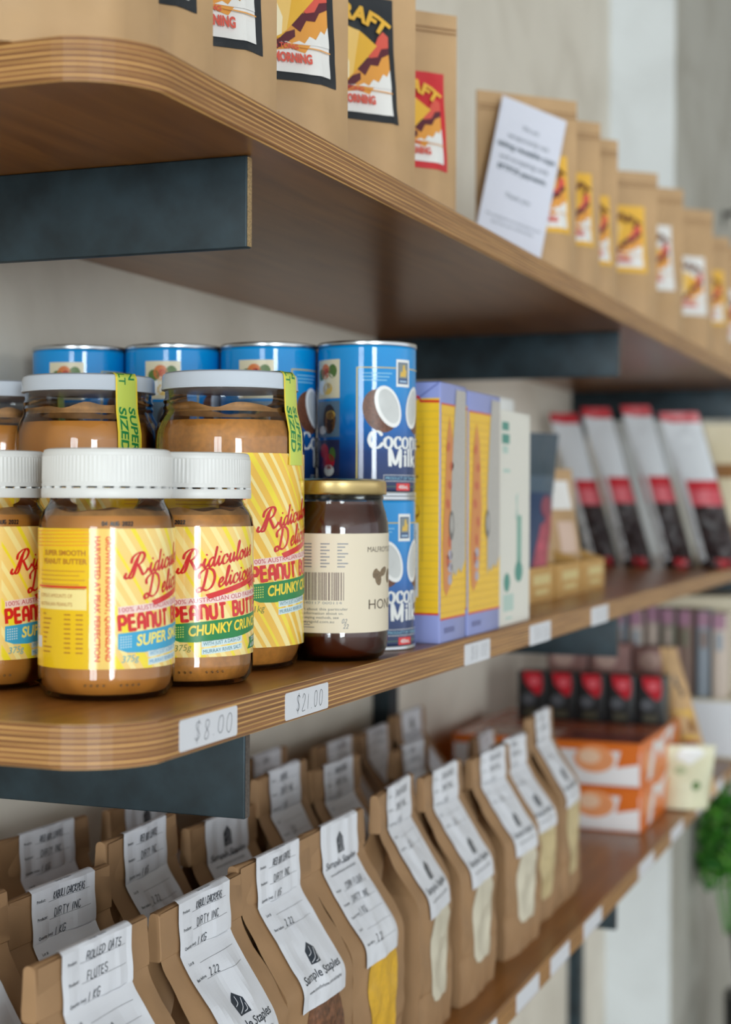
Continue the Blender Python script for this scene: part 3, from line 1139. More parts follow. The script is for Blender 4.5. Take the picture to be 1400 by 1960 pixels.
def honey():
    u, w = 972.0, -400.0
    t = thing('honey_jar', 'dark honey jar with gold lid and cream label', 'jar', P(u, w, ZM), face(u, w, 62))
    b = MB()
    b.lathe([(2, 1.4), (24, .8), (29, 0), (32.5, 2.4), (34.8, 8), (35.6, 16), (35.6, 84), (35.2, 90), (33.8, 96.5), (32.4, 100.5), (31.6, 104), (32.4, 106), (31.6, 108), (31.6, 114)], GLASS, 72, cap=False)
    b.build('glass', t)
    b = MB()
    b.lathe([(2, 2.6), (28, 2.2), (31.4, 4.2), (33.6, 9), (34.4, 17), (34.4, 83), (34.0, 89), (32.6, 95), (31.4, 99), (30.8, 103.6), (2, 103.8)], HON, 72)
    b.build('honey', t)
    b = MB()
    b.lathe([(2, 118.6), (28, 118.6), (32, 118.2), (33.6, 117), (34, 115), (34, 109.6), (34.4, 108.8), (34, 108.2), (32.6, 108)], GOLD, 72)
    b.build('lid', t)
    a = Art()
    Rd = 35.6
    half = math.pi * Rd - 8
    a.rect(-half, half, 19, 83, CREAM)
    x = -64
    for k in range(8):
        y = 76 - k * 2.1
        a.rect(x + (k % 3) * 1.0, x + 10, y, y + .8, GREYINK, 1)
        a.rect(x + 16, x + 22 - (k % 2) * 2, y, y + .8, GREYINK, 1)
        a.rect(x + 27, x + 34 - (k % 3) * 2, y, y + .8, GREYINK, 1)
    xx = x
    rnd = random.Random(4)
    while xx < x + 31:
        wd = rnd.choice((.35, .5, .8, 1.1))
        a.rect(xx, xx + wd, 40, 58, mat('barcode_brown', (128, 108, 100), .5), 1)
        xx += wd + rnd.choice((.4, .5, .9))
    a.text('9 340117 000114', x, 37.6, 1.7, GREYINK, 1, width=30)
    for k, s in enumerate(('information about this particular', 'for general information about us,', 'and our beekeeping methods, see', 'www.malfroysgold.com.au')):
        a.text(s, x - 10, 33.6 - k * 2.7, 1.75, NAVYINK, 1, width=44 - 3 * k)
    for k in range(3):
        a.rect(x, x + 12 - k * 3, 22.4 + k * 1.6, 22.9 + k * 1.6, GREYINK, 1)
    a.strokes('22', x + 31, 22, 2.6, .35, PENINK, 1, slant=.2)
    a.strokes('02', x + 30, 25.4, 2.6, .35, PENINK, 1, slant=.2)
    # front panel
    a.text("MALFROY'S GOLD", 3, 71, 3.6, mat('brown_serif_ink', (86, 70, 54), .5), 1, 'c', width=38)
    eb = mat('engraving_brown', (128, 108, 84), .5, vary=.4, vscale=900)
    a.ell(-6, 54, 3.4, 5, eb, 1, rot=15)
    a.ell(-9, 57, 2.4, 3.4, eb, 2, rot=-30)
    a.ell(0, 58, 5, 2.6, eb, 1, rot=25)
    a.ell(9, 55, 4, 5, eb, 1, rot=-25)
    a.text('HONEY', 3, 34, 6.6, MATS['brown_serif_ink'], 1, 'c', width=36)
    a.build('label', on_cyl(Rd), t, dx=1.3)
    return t


honey()

# ------------------------------------------------------------------ coconut milk cans
TIN = mat('tin_plate', (196, 200, 204), 0.25, 1.0)
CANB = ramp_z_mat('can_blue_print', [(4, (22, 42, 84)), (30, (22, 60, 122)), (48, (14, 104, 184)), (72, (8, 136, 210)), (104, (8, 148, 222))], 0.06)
COCO = mat('coconut_husk', (108, 66, 46), .4, vary=.35, vscale=500)
COCOW = mat('coconut_white', (240, 240, 240), .3)
COCOG = mat('coconut_hollow', (204, 206, 206), .3, vary=.08, vscale=80)
GOLDI = mat('gold_rule', (206, 186, 96), .3)


def photo(a, x0, x1, y0, y1, bgm, blobs, lay=2):
    a.rect(x0, x1, y0, y1, bgm, lay)
    for px, py, rx, ry, m in blobs:
        cx, cy = x0 + (x1 - x0) * px, y0 + (y1 - y0) * py
        a.ell(cx, cy, (x1 - x0) * rx, (y1 - y0) * ry, m, lay + 1, n=14)


F_CR, F_OR, F_GR, F_RD, F_YE, F_BK, F_WH, F_BR = (ink(n, c) for n, c in (
    ('food_cream', (224, 214, 184)), ('food_orange', (216, 120, 60)), ('food_green', (84, 116, 52)), ('food_red', (190, 30, 50)),
    ('food_yellow', (222, 184, 80)), ('food_black', (46, 40, 44)), ('food_white', (236, 238, 238)), ('food_brown', (140, 92, 40))))


def serif(a, s, x, y, h, w, m, lay=3, big=1.02):
    """roman capitals and small letters: thick uprights, thin joins, bracketed feet"""
    g = {
        'C': (.9, [[(.84, .8), (.7, .96), (.48, 1.02), (.2, .9), (.06, .5), (.2, .1), (.48, -.02), (.72, .06), (.88, .24)]], [(.85, .68, .06, .3)], []),
        'M': (1.12, [[(.16, 0), (.16, 1), (.54, .12), (.94, 1), (.94, 0)]], [], [(.16, 0), (.94, 0), (.12, 1), (.98, 1)]),
        'o': (.66, [[(.3, .68), (.1, .56), (.04, .33), (.1, .1), (.3, -.02), (.5, .1), (.56, .33), (.5, .56), (.3, .68)]], [], []),
        'c': (.58, [[(.5, .54), (.42, .66), (.26, .68), (.08, .54), (.04, .32), (.12, .08), (.3, -.02), (.52, .1)]], [], []),
        'n': (.7, [[(.12, 0), (.12, .64)], [(.14, .46), (.3, .66), (.46, .66), (.54, .5), (.54, 0)]], [], [(.12, 0), (.54, 0), (.06, .64)]),
        'u': (.7, [[(.12, .64), (.12, .14), (.24, 0), (.38, .02), (.54, .2)], [(.54, .64), (.54, 0)]], [], [(.6, 0), (.08, .64), (.5, .64)]),
        't': (.44, [[(.18, .9), (.18, .12), (.28, 0), (.42, .08)], [(.02, .64), (.4, .64)]], [], []),
        'i': (.32, [[(.14, 0), (.14, .64)], [(.14, .86), (.14, .9)]], [], [(.14, 0), (.08, .64)]),
        'l': (.32, [[(.14, 0), (.14, 1.04)]], [], [(.14, 0), (.08, 1.04)]),
        'k': (.68, [[(.12, 0), (.12, 1.04)], [(.52, .62), (.16, .3)], [(.24, .38), (.58, 0)]], [], [(.12, 0), (.06, 1.04), (.56, 0), (.5, .64)]),
    }
    cx = 0
    for i, ch in enumerate(s):
        adv, st, bars, feet = g[ch]
        k = big if i == 0 else 1.0
        for l in st:
            pts = [(x + (cx + p[0] * k) * h, y + p[1] * k * h) for p in (catmull(l, 5) if len(l) > 4 else l)]
            a.ribbon(pts, w * (1.1 if i == 0 else 1), m, lay, nib=(0, .34))
        for p in feet:
            px, py = x + (cx + p[0] * k) * h, y + p[1] * k * h
            a.rect(px - .13 * h, px + .13 * h, py - .03 * h, py + .03 * h, m, lay)
        cx += adv * k * 1.12


def can_proto():
    t = thing('coconut_milk_can', 'x', 'can', (0, 0, 0), 0, 'stacked coconut milk cans')
    Rd = 35.0
    b = MB()
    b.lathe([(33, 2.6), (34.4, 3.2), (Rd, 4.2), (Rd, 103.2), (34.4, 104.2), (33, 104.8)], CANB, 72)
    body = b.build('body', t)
    b = MB()
    b.lathe([(2, 104.4), (30, 104.4), (33.4, 104.6), (34.0, 104.2), (35.4, 104.6), (35.7, 105.6), (35.5, 107), (34.8, 107.6), (33.8, 107.2), (33.4, 105.2), (32.6, 104.9)], TIN, 72, cap=True)
    b.build('top_rim', t)
    b = MB()
    b.lathe([(2, 1.6), (32.6, 1.4), (33.6, .2), (34.8, 0), (35.5, .6), (35.6, 2), (35.2, 3), (34, 3.4)], TIN, 72)
    b.build('bottom_rim', t)
    a = Art()
    top = 104
    # front panel, edged by gold rules
    for sx in (-1, 1):
        a.rect(sx * 35 - .5, sx * 35 + .5, 8, top - 15, GOLDI, 1)
    a.rect(-35, 35, top - 15.6, top - 14.8, GOLDI, 1)
    for k in range(3):
        a.rect(-31, -10 - k * 2, top - 19.4 - k * 2.4, top - 18.8 - k * 2.4, ink('can_pale_text', (150, 210, 236)), 1)
    # maker's square emblem
    a.rect(-6.5, 6.5, top - 28, top - 9, F_WH, 2)
    a.rect(-5, 5, top - 26, top - 11, ink('emblem_blue', (58, 84, 128)), 3)
    a.rect(-4.4, 4.4, top - 22, top - 11.6, ink('emblem_grey', (128, 138, 140)), 4)
    a.poly([(-3.2, top - 21), (-2.4, top - 17), (-1, top - 18), (-.4, top - 13), (1.2, top - 12.6), (2, top - 16), (3.4, top - 16.6), (2.6, top - 21)], F_YE, 5)
    a.rect(-3.6, 3.6, top - 24.8, top - 23.6, ink('emblem_pale', (170, 200, 226)), 5)
    # two halved coconuts
    for cx, rot, fl in ((-13, 24, 1), (13, -14, -1)):
        a.ell(cx - 5.2 * fl, top - 45, 12.5, 15.5, COCO, 2, rot=rot)
        a.ell(cx + .6 * fl, top - 42, 9.2, 15.2, COCOW, 3, rot=rot)
        a.ell(cx + 1.0 * fl, top - 41.8, 7.0, 12.6, COCOG, 4, rot=rot)
    serif(a, 'Coconut', -27, top - 70.5, 10.8, 2.5, F_WH)
    serif(a, 'Milk', -13, top - 83, 10.8, 2.5, F_WH)
    a.ribbon([(-16, top - 93.6), (-16, top - 89.4), (22, top - 89.4), (22, top - 93.6), (-16, top - 93.6)], .3, F_WH, 2, join=False)
    a.text('PRODUCT OF THAILAND', -14.6, top - 92.6, 2.2, ink('can_pale_text', (150, 210, 236)), 3, width=35)
    a.rect(-35, 35, top - 97.6, top - 97.2, ink('can_green_rule', (90, 130, 90)), 1)
    a.rect(-6, 8, top - 100.2, top - 95, RED, 2)
    a.text('400mL', 1, top - 98.8, 2.6, F_WH, 3, 'c', .02)
    # recipe pictures on the back
    for sx in (-1, 1):
        x0 = sx * 61 - 13
        photo(a, x0, x0 + 26, top - 36, top - 9, F_CR, [(.3, .3, .22, .2, F_WH), (.45, .7, .2, .2, F_OR), (.6, .45, .22, .2, F_CR), (.75, .7, .16, .18, F_GR), (.25, .62, .16, .16, F_GR), (.55, .25, .2, .16, F_YE), (.5, .68, .1, .1, F_RD)])
        photo(a, x0, x0 + 26, top - 63, top - 38, ink('slate_blue', (92, 118, 140)), [(.62, .5, .26, .42, F_BK), (.66, .4, .2, .3, F_BR), (.68, .62, .18, .12, F_YE), (.3, .2, .2, .12, F_WH)])
        photo(a, x0, x0 + 26, top - 90, top - 65, ink('berry_navy', (40, 44, 80)), [(.4, .7, .2, .2, F_RD), (.6, .4, .24, .22, F_RD), (.3, .35, .16, .18, ink('berry_purple', (70, 34, 90))), (.75, .6, .12, .2, F_GR), (.62, .15, .2, .16, F_WH)])
    a.build('print', on_cyl(Rd), body, dx=1.4, base=.08, gap=.045)
    return t


CAN = None
can_words = ['nearest the shelf front, over the yellow boxes', 'second from the shelf front', 'third from the shelf front, behind the green strip', 'nearest the wall, at the left']
low_words = ['with COCONUT MILK half hidden behind the honey jar', 'second from the shelf front, hidden by jars', 'third from the shelf front, hidden by jars', 'nearest the wall, hidden by jars']
for k in range(4):
    u, w = 1050 - 13 * k, -408 - 70.4 * k
    ph = [46, 84, 86, 82][k]
    for lev in (0, 1):
        lab = ('upper blue coconut milk can ' + can_words[k]) if lev else ('lower blue coconut milk can ' + low_words[k])
        loc = P(u, w, ZM + lev * 107.4)
        if CAN is None:
            CAN = can_proto()
            CAN.location = loc
            CAN.rotation_euler[2] = face(u, w, ph + (4 if lev == 0 else 0))
            CAN['label'] = lab
        else:
            dup(CAN, lab, loc, face(u, w, ph + (4 if lev == 0 else 0)))

# ------------------------------------------------------------------ yellow and white cartons beside the cans
BX_Y = mat('yellow_card', (250, 200, 44), 0.25)
BX_B = mat('periwinkle_card', (146, 156, 214), 0.3)
BX_W = mat('ivory_card', (232, 230, 222), 0.4)


def yellow_box(label, u0, u1, h):
    wd = u1 - u0
    dp = 62.0
    t = thing('yellow_carton', label, 'box', P((u0 + u1) / 2, -366 - dp / 2, ZM), R(90), 'yellow snack cartons')
    b = MB()
    b.box(-wd / 2, wd / 2, -dp / 2, dp / 2, 0, h, BX_B, 1.2)
    b.build('carton', t)
    X, Y = -wd / 2, -dp / 2
    # front (to the aisle): yellow grid ground, orange figure, grey biscuit
    a = Art()
    a.rect(X + .8, -X - .8, 18, h - 16, BX_Y)
    a.rect(X + .8, -X - .8, 17, 18.4, RED, 1)
    a.rect(X + .8, -X - .8, h - 16.6, h - 15.4, RED, 1)
    for k in range(26):
        z = 22 + k * (h - 40) / 26
        a.rect(X + .8, -X - .8, z, z + .45, ink('box_rule', (214, 168, 40)), 1)
    ornge = ink('box_orange', (222, 140, 74), .3)
    a.poly([(X + 8, 40), (X + 14, 34), (X + 24, 42), (X + 30, 60), (X + 34, 100), (X + 28, 150), (X + 20, h - 24), (X + 14, 150), (X + 10, 110), (X + 5, 70)], ornge, 2)
    for k in range(7):
        a.ell(X + 17 + (k % 3) * 4, 60 + k * 14, 3.4, 4.6, ink('box_rust', (206, 96, 60), .3), 3, rot=20 * k)
    grey = mat('box_biscuit_grey', (190, 186, 182), .4, vary=.1, vscale=900)
    a.poly([(-X - 36, 46), (-X - 30, 52), (-X - 26, 48), (-X - 18, 54), (-X - 12, 50), (-X - 6, 56), (-X - 2, 60), (-X - 2, h - 4), (-X - 26, h - 4), (-X - 32, h - 40), (-X - 37, 110)], grey, 3)
    a.ell(-X - 36, 86, 6, 11, ink('box_dark_grey', (110, 108, 110)), 4)
    a.ell(-X - 36, 87, 3.4, 7, grey, 5)
    for k in range(3):
        a.ell(X + 22, 46 + k * 9, 5, 4, ink('box_lilac', (186, 178, 196)), 3)
    a.rect(X + 10, X + 34, 7, 11, ink('box_slate', (104, 112, 170)), 1)
    a.build('front_print', on_front(Y), t, base=.15, gap=.1)
    # end panel (towards the viewpoint): ingredients and barcode on the same ground
    a = Art()
    x0, x1 = -dp / 2 + .8, dp / 2 - .8
    a.rect(x0, x1, 22, h - 12, BX_Y)
    a.rect(x0, x1, 21, 22.4, RED, 1)
    a.poly([(x0, h - 11), (x1 - 16, h - 12), (x1 - 15, h - 15), (x1, h - 15.4), (x1, h - 13.6), (x1 - 14, h - 13.2), (x1 - 16, h - 10), (x0, h - 9.4)], RED, 2)
    for k in range(26):
        z = 26 + k * (h - 42) / 26
        a.rect(x0, x1, z, z + .45, ink('box_rule', (214, 168, 40)), 1)
    a.rect(x1 - 13, x1 - 12.4, 60, h - 30, ink('box_rule', (214, 168, 40)), 2)
    for k, (z, n) in enumerate(((h - 44, 3), (h - 48, 5), (h - 70, 4), (h - 74, 2), (h - 98, 4))):
        a.rect(x1 - 20, x1 - 20 + n, z, z + 1.6, ink('box_brown', (150, 100, 20)), 2)
    a.rect(x1 - 22, x1 - 16, 34, 88, WHITE, 2)
    for k in range(20):
        z = 40 + k * 2.2
        a.rect(x1 - 21, x1 - 17.6, z, z + (.7 if k % 3 else 1.3), BLACK, 3)
    a.ell(x1 - 20, 96, 5, 6, ink('box_amber', (206, 140, 20)), 2)
    a.ell(x1 - 19, 97, 3, 3.6, BX_Y, 3)
    a.build('end_print', on_left(X), t, base=.15, gap=.1)
    a = Art()
    a.poly([(x1 - 1, h - .6), (x1 - 19, h - 13), (x1 - 18, h - 13.4), (x1 - .2, h - 1.2)], ink('fold_blue', (108, 118, 182)), 1)
    a.build('end_flap_fold', on_left(X), t, base=.25)
    return t


yellow_box('yellow and lilac carton touching the blue cans', 1090, 1151, 191)
yellow_box('yellow and lilac carton between the first one and the ivory carton', 1157, 1243, 189)


def ivory_box():
    t = thing('ivory_carton', 'tall ivory carton with teal print, right of the yellow cartons', 'box', P(1300, -399, ZM), R(90))
    b = MB()
    b.box(-46, 46, -30, 30, 0, 180, BX_W, 1.0)
    b.build('carton', t)
    a = Art()
    teal = ink('teal_print', (66, 150, 138))
    pale = ink('pale_teal_print', (186, 212, 204))
    a.rect(-44, 44, 3, 177, BX_W)
    a.rect(-42, -22, 163, 170, teal, 1)
    a.rect(-42, -20, 152, 160, teal, 1)
    a.rect(-40, -24, 144, 150, pale, 1)
    a.rect(-38, -18, 128, 131, pale, 1)
    a.poly([(0, 108), (7, 112), (5, 100), (8, 92), (0, 88), (2, 98)], pale, 1)
    a.rect(4, 18, 52, 92, ink('mid_teal_print', (128, 180, 166)), 1)
    a.ell(10, 44, 12, 9, teal, 1)
    a.ell(-26, 36, 9, 8, teal, 1)
    a.rect(-36, -6, 12, 26, pale, 1)
    a.rect(-30, -10, 5, 7, pale, 1)
    a.build('front_print', on_front(-30), t, base=.15, gap=.1)
    t2 = thing('white_carton', 'plain white carton behind the ivory one, only its top showing', 'box', P(1500, -463, ZM), R(90))
    b = MB()
    b.box(-40, 40, -24, 24, 0, 206, mat('white_card', (238, 240, 240), .5), 1.5)
    b.build('carton', t2)
    b = MB()
    b.box(-40, 40, -24.6, -24.0, 150, 152, ink('card_crease', (190, 192, 194)))
    b.build('crease', t2)


ivory_box()


# ------------------------------------------------------------------ flexible bags
def soft(x, z, k, amp):
    return amp * (noise.noise(Vector((x * .035, z * .028, k))) + .5 * noise.noise(Vector((x * .09, z * .07, k + 9))))


class Bag:
    """front(x, z) gives the depth of the front panel; built as rings with folded-in sides"""

    def __init__(s, W_, H, front, back, gus, seed=0, nx=22, nz=54, shear=0.0, taper=0.0):
        s.tp = taper
        s.W, s.H, s.front, s.back, s.gus, s.nx, s.nz, s.sh = W_, H, front, back, gus, nx, nz, shear

    def mesh(s, m):
        b = MB()
        v = []
        n = s.nx
        hw = s.W / 2
        for j in range(s.nz + 1):
            z = s.H * j / s.nz
            row = []
            for i in range(n + 1):
                x = -hw + s.W * i / n
                row.append((x, -s.front(x, z), z))
            g = s.gus(z)
            mid = (s.back(hw, z) - s.front(hw, z)) / 2
            row.append((hw - g, mid, z))
            for i in range(n + 1):
                x = hw - s.W * i / n
                row.append((x, s.back(x, z), z))
            row.append((-hw + g, mid, z))
            v += [(p[0] * (1 - s.tp * p[2] / s.H) + s.sh * p[2], p[1], p[2]) for p in row]
        L = 2 * n + 4
        f = []
        for j in range(s.nz):
            for i in range(L):
                k = (i + 1) % L
                f.append((j * L + i, j * L + k, (j + 1) * L + k, (j + 1) * L + i))
        f.append(tuple(reversed(range(L))))
        f.append(tuple(range(s.nz * L, (s.nz + 1) * L)))
        b.add(v, f, m, True)
        return b

    def fn(s, extra=0.0):
        def q(x, z, o):
            y = s.front(x, z)
            d = (s.front(x, z + 1) - s.front(x, z - 1)) / 2
            l = math.hypot(1, d)
            oo = o + extra
            return (x * (1 - s.tp * z / s.H) + s.sh * z, -(y + oo / l), z - oo * d / l)
        return q


KRAFT = mat('kraft_paper', (162, 126, 90), 0.62, vary=0.10, vscale=22, bump=0.3, bscale=50)
KRAFT2 = mat('kraft_pouch', (190, 154, 112), 0.5, vary=0.10, vscale=18, bump=0.08, bscale=120)


def smooth01(t):
    t = max(0.0, min(1.0, t))
    return t * t * (3 - 2 * t)


# ---- coffee pouches on the uppermost shelf
C_BLK = ink('label_black', (36, 40, 46), .4)
C_RED = ink('label_red', (206, 44, 52), .4)
C_YEL = ink('label_yellow', (238, 184, 66), .4)
C_WHT = ink('label_white', (236, 234, 232), .4)
C_OR1 = ink('label_orange', (232, 160, 74), .4)
C_OR2 = ink('label_amber', (246, 204, 120), .4)
C_CRM = ink('label_cream', (250, 236, 202), .4)
C_COR = ink('label_coral', (222, 92, 78), .4)
C_MAR = ink('label_maroon', (96, 40, 52), .4)


def craft_label(frame, w, h, x0, z0, crop=None):
    a = Art()
    a.rect(x0, x0 + w, z0, z0 + h, frame)
    m = w * .075
    X0, X1, Y0, Y1 = x0 + m, x0 + w - m, z0 + m, z0 + h - m
    inner = {C_BLK: C_BLK, C_RED: C_RED, C_YEL: C_YEL, C_WHT: C_WHT}[frame]

    def S(px, py):
        return (X0 + (X1 - X0) * px, Y0 + (Y1 - Y0) * py)
    a.poly([S(0, 0), S(1, 0), S(1, 1), S(0, 1)], inner, 1)
    a.poly([S(0, 0), S(1, 0), S(1, .25), S(0, .25)], C_WHT, 2)
    # glow and ragged flame behind the mug
    a.poly([S(0, .2), S(.3, .16), S(.55, .2), S(.7, .17), S(.82, .3), S(.9, .27), S(1, .36), S(1, .62), S(.9, .7), S(.86, .62), S(.78, .66), S(.7, .56), S(0, .62)], C_OR1, 3)
    a.poly([S(.55, .4), S(.62, .52), S(.72, .5), S(.78, .6), S(.88, .6), S(.92, .7), S(1, .68), S(1, .56), S(.9, .52), S(.84, .44), S(.74, .44), S(.66, .34)], C_MAR, 4)
    a.poly([S(.66, .54), S(.74, .62), S(.8, .6), S(.86, .7), S(.93, .76), S(1, .72), S(1, .62), S(.9, .6), S(.84, .52), S(.74, .5)], C_COR, 5)
    a.poly([S(.12, .2), S(.26, .22), S(.4, .26), S(.5, .33), S(.6, .36), S(.6, .3), S(.5, .24), S(.36, .17), S(.2, .15)], C_MAR, 4)
    a.poly([S(.42, .24), S(.5, .25), S(.56, .24), S(.64, .27), S(.7, .25), S(.76, .31), S(.83, .29), S(.9, .37), S(.95, .35), S(1, .42), S(1, .24)], C_WHT, 4)
    # wedge of gold with dripping cream
    a.poly([S(.0, .76), S(.3, .82), S(.62, .74), S(.84, .62), S(.42, .27), S(.2, .22), S(0, .3)], C_YEL, 6)
    a.poly([S(.3, .8), S(.62, .74), S(.5, .34), S(.4, .28)], C_OR2, 7)
    a.poly([S(0, .74), S(.06, .72), S(.08, .56), S(.14, .5), S(.18, .62), S(.26, .6), S(.28, .44), S(.36, .4), S(.4, .56), S(.46, .44), S(.44, .3), S(.3, .24), S(.12, .26), S(0, .34)], C_CRM, 8)
    a.poly([S(.28, .6), S(.33, .46), S(.38, .5), S(.41, .62), S(.36, .56)], C_MAR, 9)
    a.poly([S(.02, .66), S(.06, .56), S(.12, .58), S(.1, .44), S(.05, .48)], C_MAR, 9)
    # name over the top
    tx, ty = S(.58, .83)
    nm = C_YEL if frame in (C_BLK, C_RED) else ink('label_brown', (120, 70, 34), .4)
    a.text('CRAFT', tx, ty, h * .12, nm, 9, 'c', .05, 0, rot=-13, width=w * .66, arc=w * .75)
    # lower lettering
    ax, ay = S(.62, .185)
    a.text('MASA & TONG', ax, ay, h * .036, C_COR, 9, 'r', .03)
    a.poly([S(.64, .205), S(1, .19), S(1, .2), S(.64, .215)], C_OR1, 9)
    bx, by = S(.76, .075)
    a.text('MORNING', bx, by, h * .068, C_COR, 9, 'r', .045, width=w * .37)
    return a


def coffee_pouch(label, u, w, frame, H=192.0, lz=50.0, lh=90.0, lx=None, Wd=114.0, turn=45.0, seed=0, extra=None, lw=70.0):
    d = (math.cos(R(turn)), math.sin(R(turn)))
    t = thing('coffee_pouch', label, 'pouch', P(u - d[0] * Wd / 2, w - d[1] * Wd / 2, ZT), R(90 - 45) if turn == 45 else R(90 - turn) * 1.0, 'kraft coffee pouches on the top shelf')
    t.rotation_euler[2] = R(90) - (R(90) - R(turn)) if False else R(turn)

    def front(x, z):
        q_ = abs(2 * x / Wd)
        e = max(0.0, min(1.0, (1 - q_) / .44)) ** .85 * (.86 + .14 * (1 - q_ * q_))
        k = smooth01((H * .9 - z) / (H * .75))
        return 1.2 + (4 + 16 * k * (0.55 + 0.45 * smooth01(1 - z / H))) * e * (k * .9 + .1) + soft(x, z, seed, 1.4) * (0.4 + k) * min(1, e * 3)

    def back(x, z):
        return front(-x, z) * .9 - .4
    bg_ = Bag(Wd, H, front, back, lambda z: 0.0, seed)
    b = bg_.mesh(KRAFT2)
    b.build('pouch', t)
    # flat heat-sealed band along the top
    b = MB()
    for z in (H * .905, H * .925):
        b.box(-Wd / 2 + 1, Wd / 2 - 1, -3.6, -3.1, z, z + .7, mat('kraft_crease', (150, 110, 70), .6))
    b.build('top_seal', t)
    if frame:
        if lx is None:
            lx = Wd / 2 - 12 - lw
        a = craft_label(frame, lw, lh, lx, lz)
        a.build('label', bg_.fn(), t, dx=2.2, dy=2.5, base=.6, gap=.3)
    return t, bg_


coffee_pouch('kraft coffee pouch at the shelf corner, plain side showing, leftmost of the row', 700, -385, None, 250, seed=1)
coffee_pouch('kraft coffee pouch showing only a black label corner at the top of the photo', 760, -385, C_BLK, 190, 41, 90, seed=2)
coffee_pouch('kraft coffee pouch with black-framed label, second label from the left', 842, -385, C_BLK, 190, 40, 90, seed=3)
coffee_pouch('kraft coffee pouch with black-framed label cut off at the top, left of the CRAFT one', 953, -385, C_BLK, 190, 48, 92, seed=4)
coffee_pouch('kraft coffee pouch with black-framed label reading CRAFT', 1078, -383, C_BLK, 196, 51, 92, lx=-32, seed=5)
coffee_pouch('kraft coffee pouch with red-framed label', 1180, -385, C_RED, 164, 39, 78, seed=6, lw=66)
np_, npb = coffee_pouch('kraft coffee pouch with a white notice card in front of it', 1573, -385, C_YEL, 190, 53, 80, seed=7, lw=66)
coffee_pouch('kraft coffee pouch with yellow label, first behind the notice card pouch', 1680, -385, C_YEL, 192, 56, 80, seed=8, lw=62)
coffee_pouch('kraft coffee pouch with yellow label, second behind the notice card pouch', 1768, -385, C_YEL, 192, 48, 80, seed=9, lw=62)
coffee_pouch('kraft coffee pouch with a whole yellow label, right in front of a white-label one', 1974, -385, C_YEL, 193, 66, 84, seed=10, lw=84, lx=-46, turn=40)
coffee_pouch('kraft coffee pouch with white label, nearer of the two white-label ones', 2188, -385, C_WHT, 214, 72, 90, seed=11, lw=76, lx=-40)
coffee_pouch('kraft coffee pouch with white label, farther of the two white-label ones', 2446, -385, C_WHT, 229, 66, 90, seed=12, lw=80, lx=-40)
coffee_pouch('kraft coffee pouch with yellow label at the right edge, farthest but one', 2620, -385, C_YEL, 215, 70, 90, seed=13, lw=84, lx=-40)
coffee_pouch('kraft coffee pouch at the right edge, farthest of the row', 2790, -385, C_WHT, 225, 60, 90, seed=14, lw=84, lx=-40)

# notice card propped against its pouch
t = thing('notice_card', 'white printed notice card propped against a coffee pouch', 'card', np_.location, np_.rotation_euler[2])
ca, sa = math.cos(R(-15)), math.sin(R(-15))


def card_fn(x, y, o):
    X, Z = -19 + ca * x - sa * y, 100 + sa * x + ca * y
    Y = -(24.5 - 0.105 * (Z - 30)) - 5
    return (X, Y - o, Z)


b = MB()
cw, chh = 37, 77
vv = [card_fn(x, y, o) for o in (0, 0.5) for x, y in ((-cw, -chh), (cw, -chh), (cw, chh), (-cw, chh))]
b.add(vv, [(0, 3, 2, 1), (4, 5, 6, 7), (0, 1, 5, 4), (1, 2, 6, 5), (2, 3, 7, 6), (3, 0, 4, 7)], mat('notice_white', (216, 218, 232), .6))
b.build('card', t)
a = Art()
for s, y, h, bo in (('We are', 50, 5, 0), ('temporarily not', 38, 5, 0), ('taking reusable cups', 27, 5.6, .03), ('and accepting only', 15, 5, 0), ('EFTPOS payments.', 4, 5.6, .03), ('Thank you', -22, 5, 0), ('We apologise for any inconvenience and', -45, 2.6, 0), ('appreciate your understanding', -51, 2.6, 0)):
    a.text(s, 0, y, h, ink('notice_ink', (70, 84, 96)), 1, 'c', bo, width=min(66, len(s) * h * .62))
a.build('printed_text', card_fn, t, base=.7)


# ---- folded paper bags on the lowest shelf
def sos_front(seed):
    def lin_(z):
        return max(0.0, min(1.0, (157 - z) / 50.0))

    def f(x, z):
        t = (lin_(z - 5) + lin_(z - 2.5) + lin_(z) + lin_(z + 2.5) + lin_(z + 5)) / 5
        e = 1 - (2 * x / 104) ** 2
        cr = abs(noise.noise(Vector((x * .03 + z * .012, z * .03 - x * .01, seed + 20)))) * 3.2
        return 3.6 + 33 * t + 3.0 * max(0, e) * t + (soft(x, z, seed, 1.9) - cr * (.4 + .6 * lin_(z - 30))) * min(1, t * 3)
    return f


LABW = 32.5


def sos_path(front, off):
    """distance down the front from the fold -> z"""
    pts = []
    z = 187.0
    s = 0.0
    prev = (front(0, z), z)
    while z > 60:
        pts.append((s, z))
        z -= 1.0
        cur = (front(0, z), z)
        s += math.dist(prev, cur)
        prev = cur
    return pts


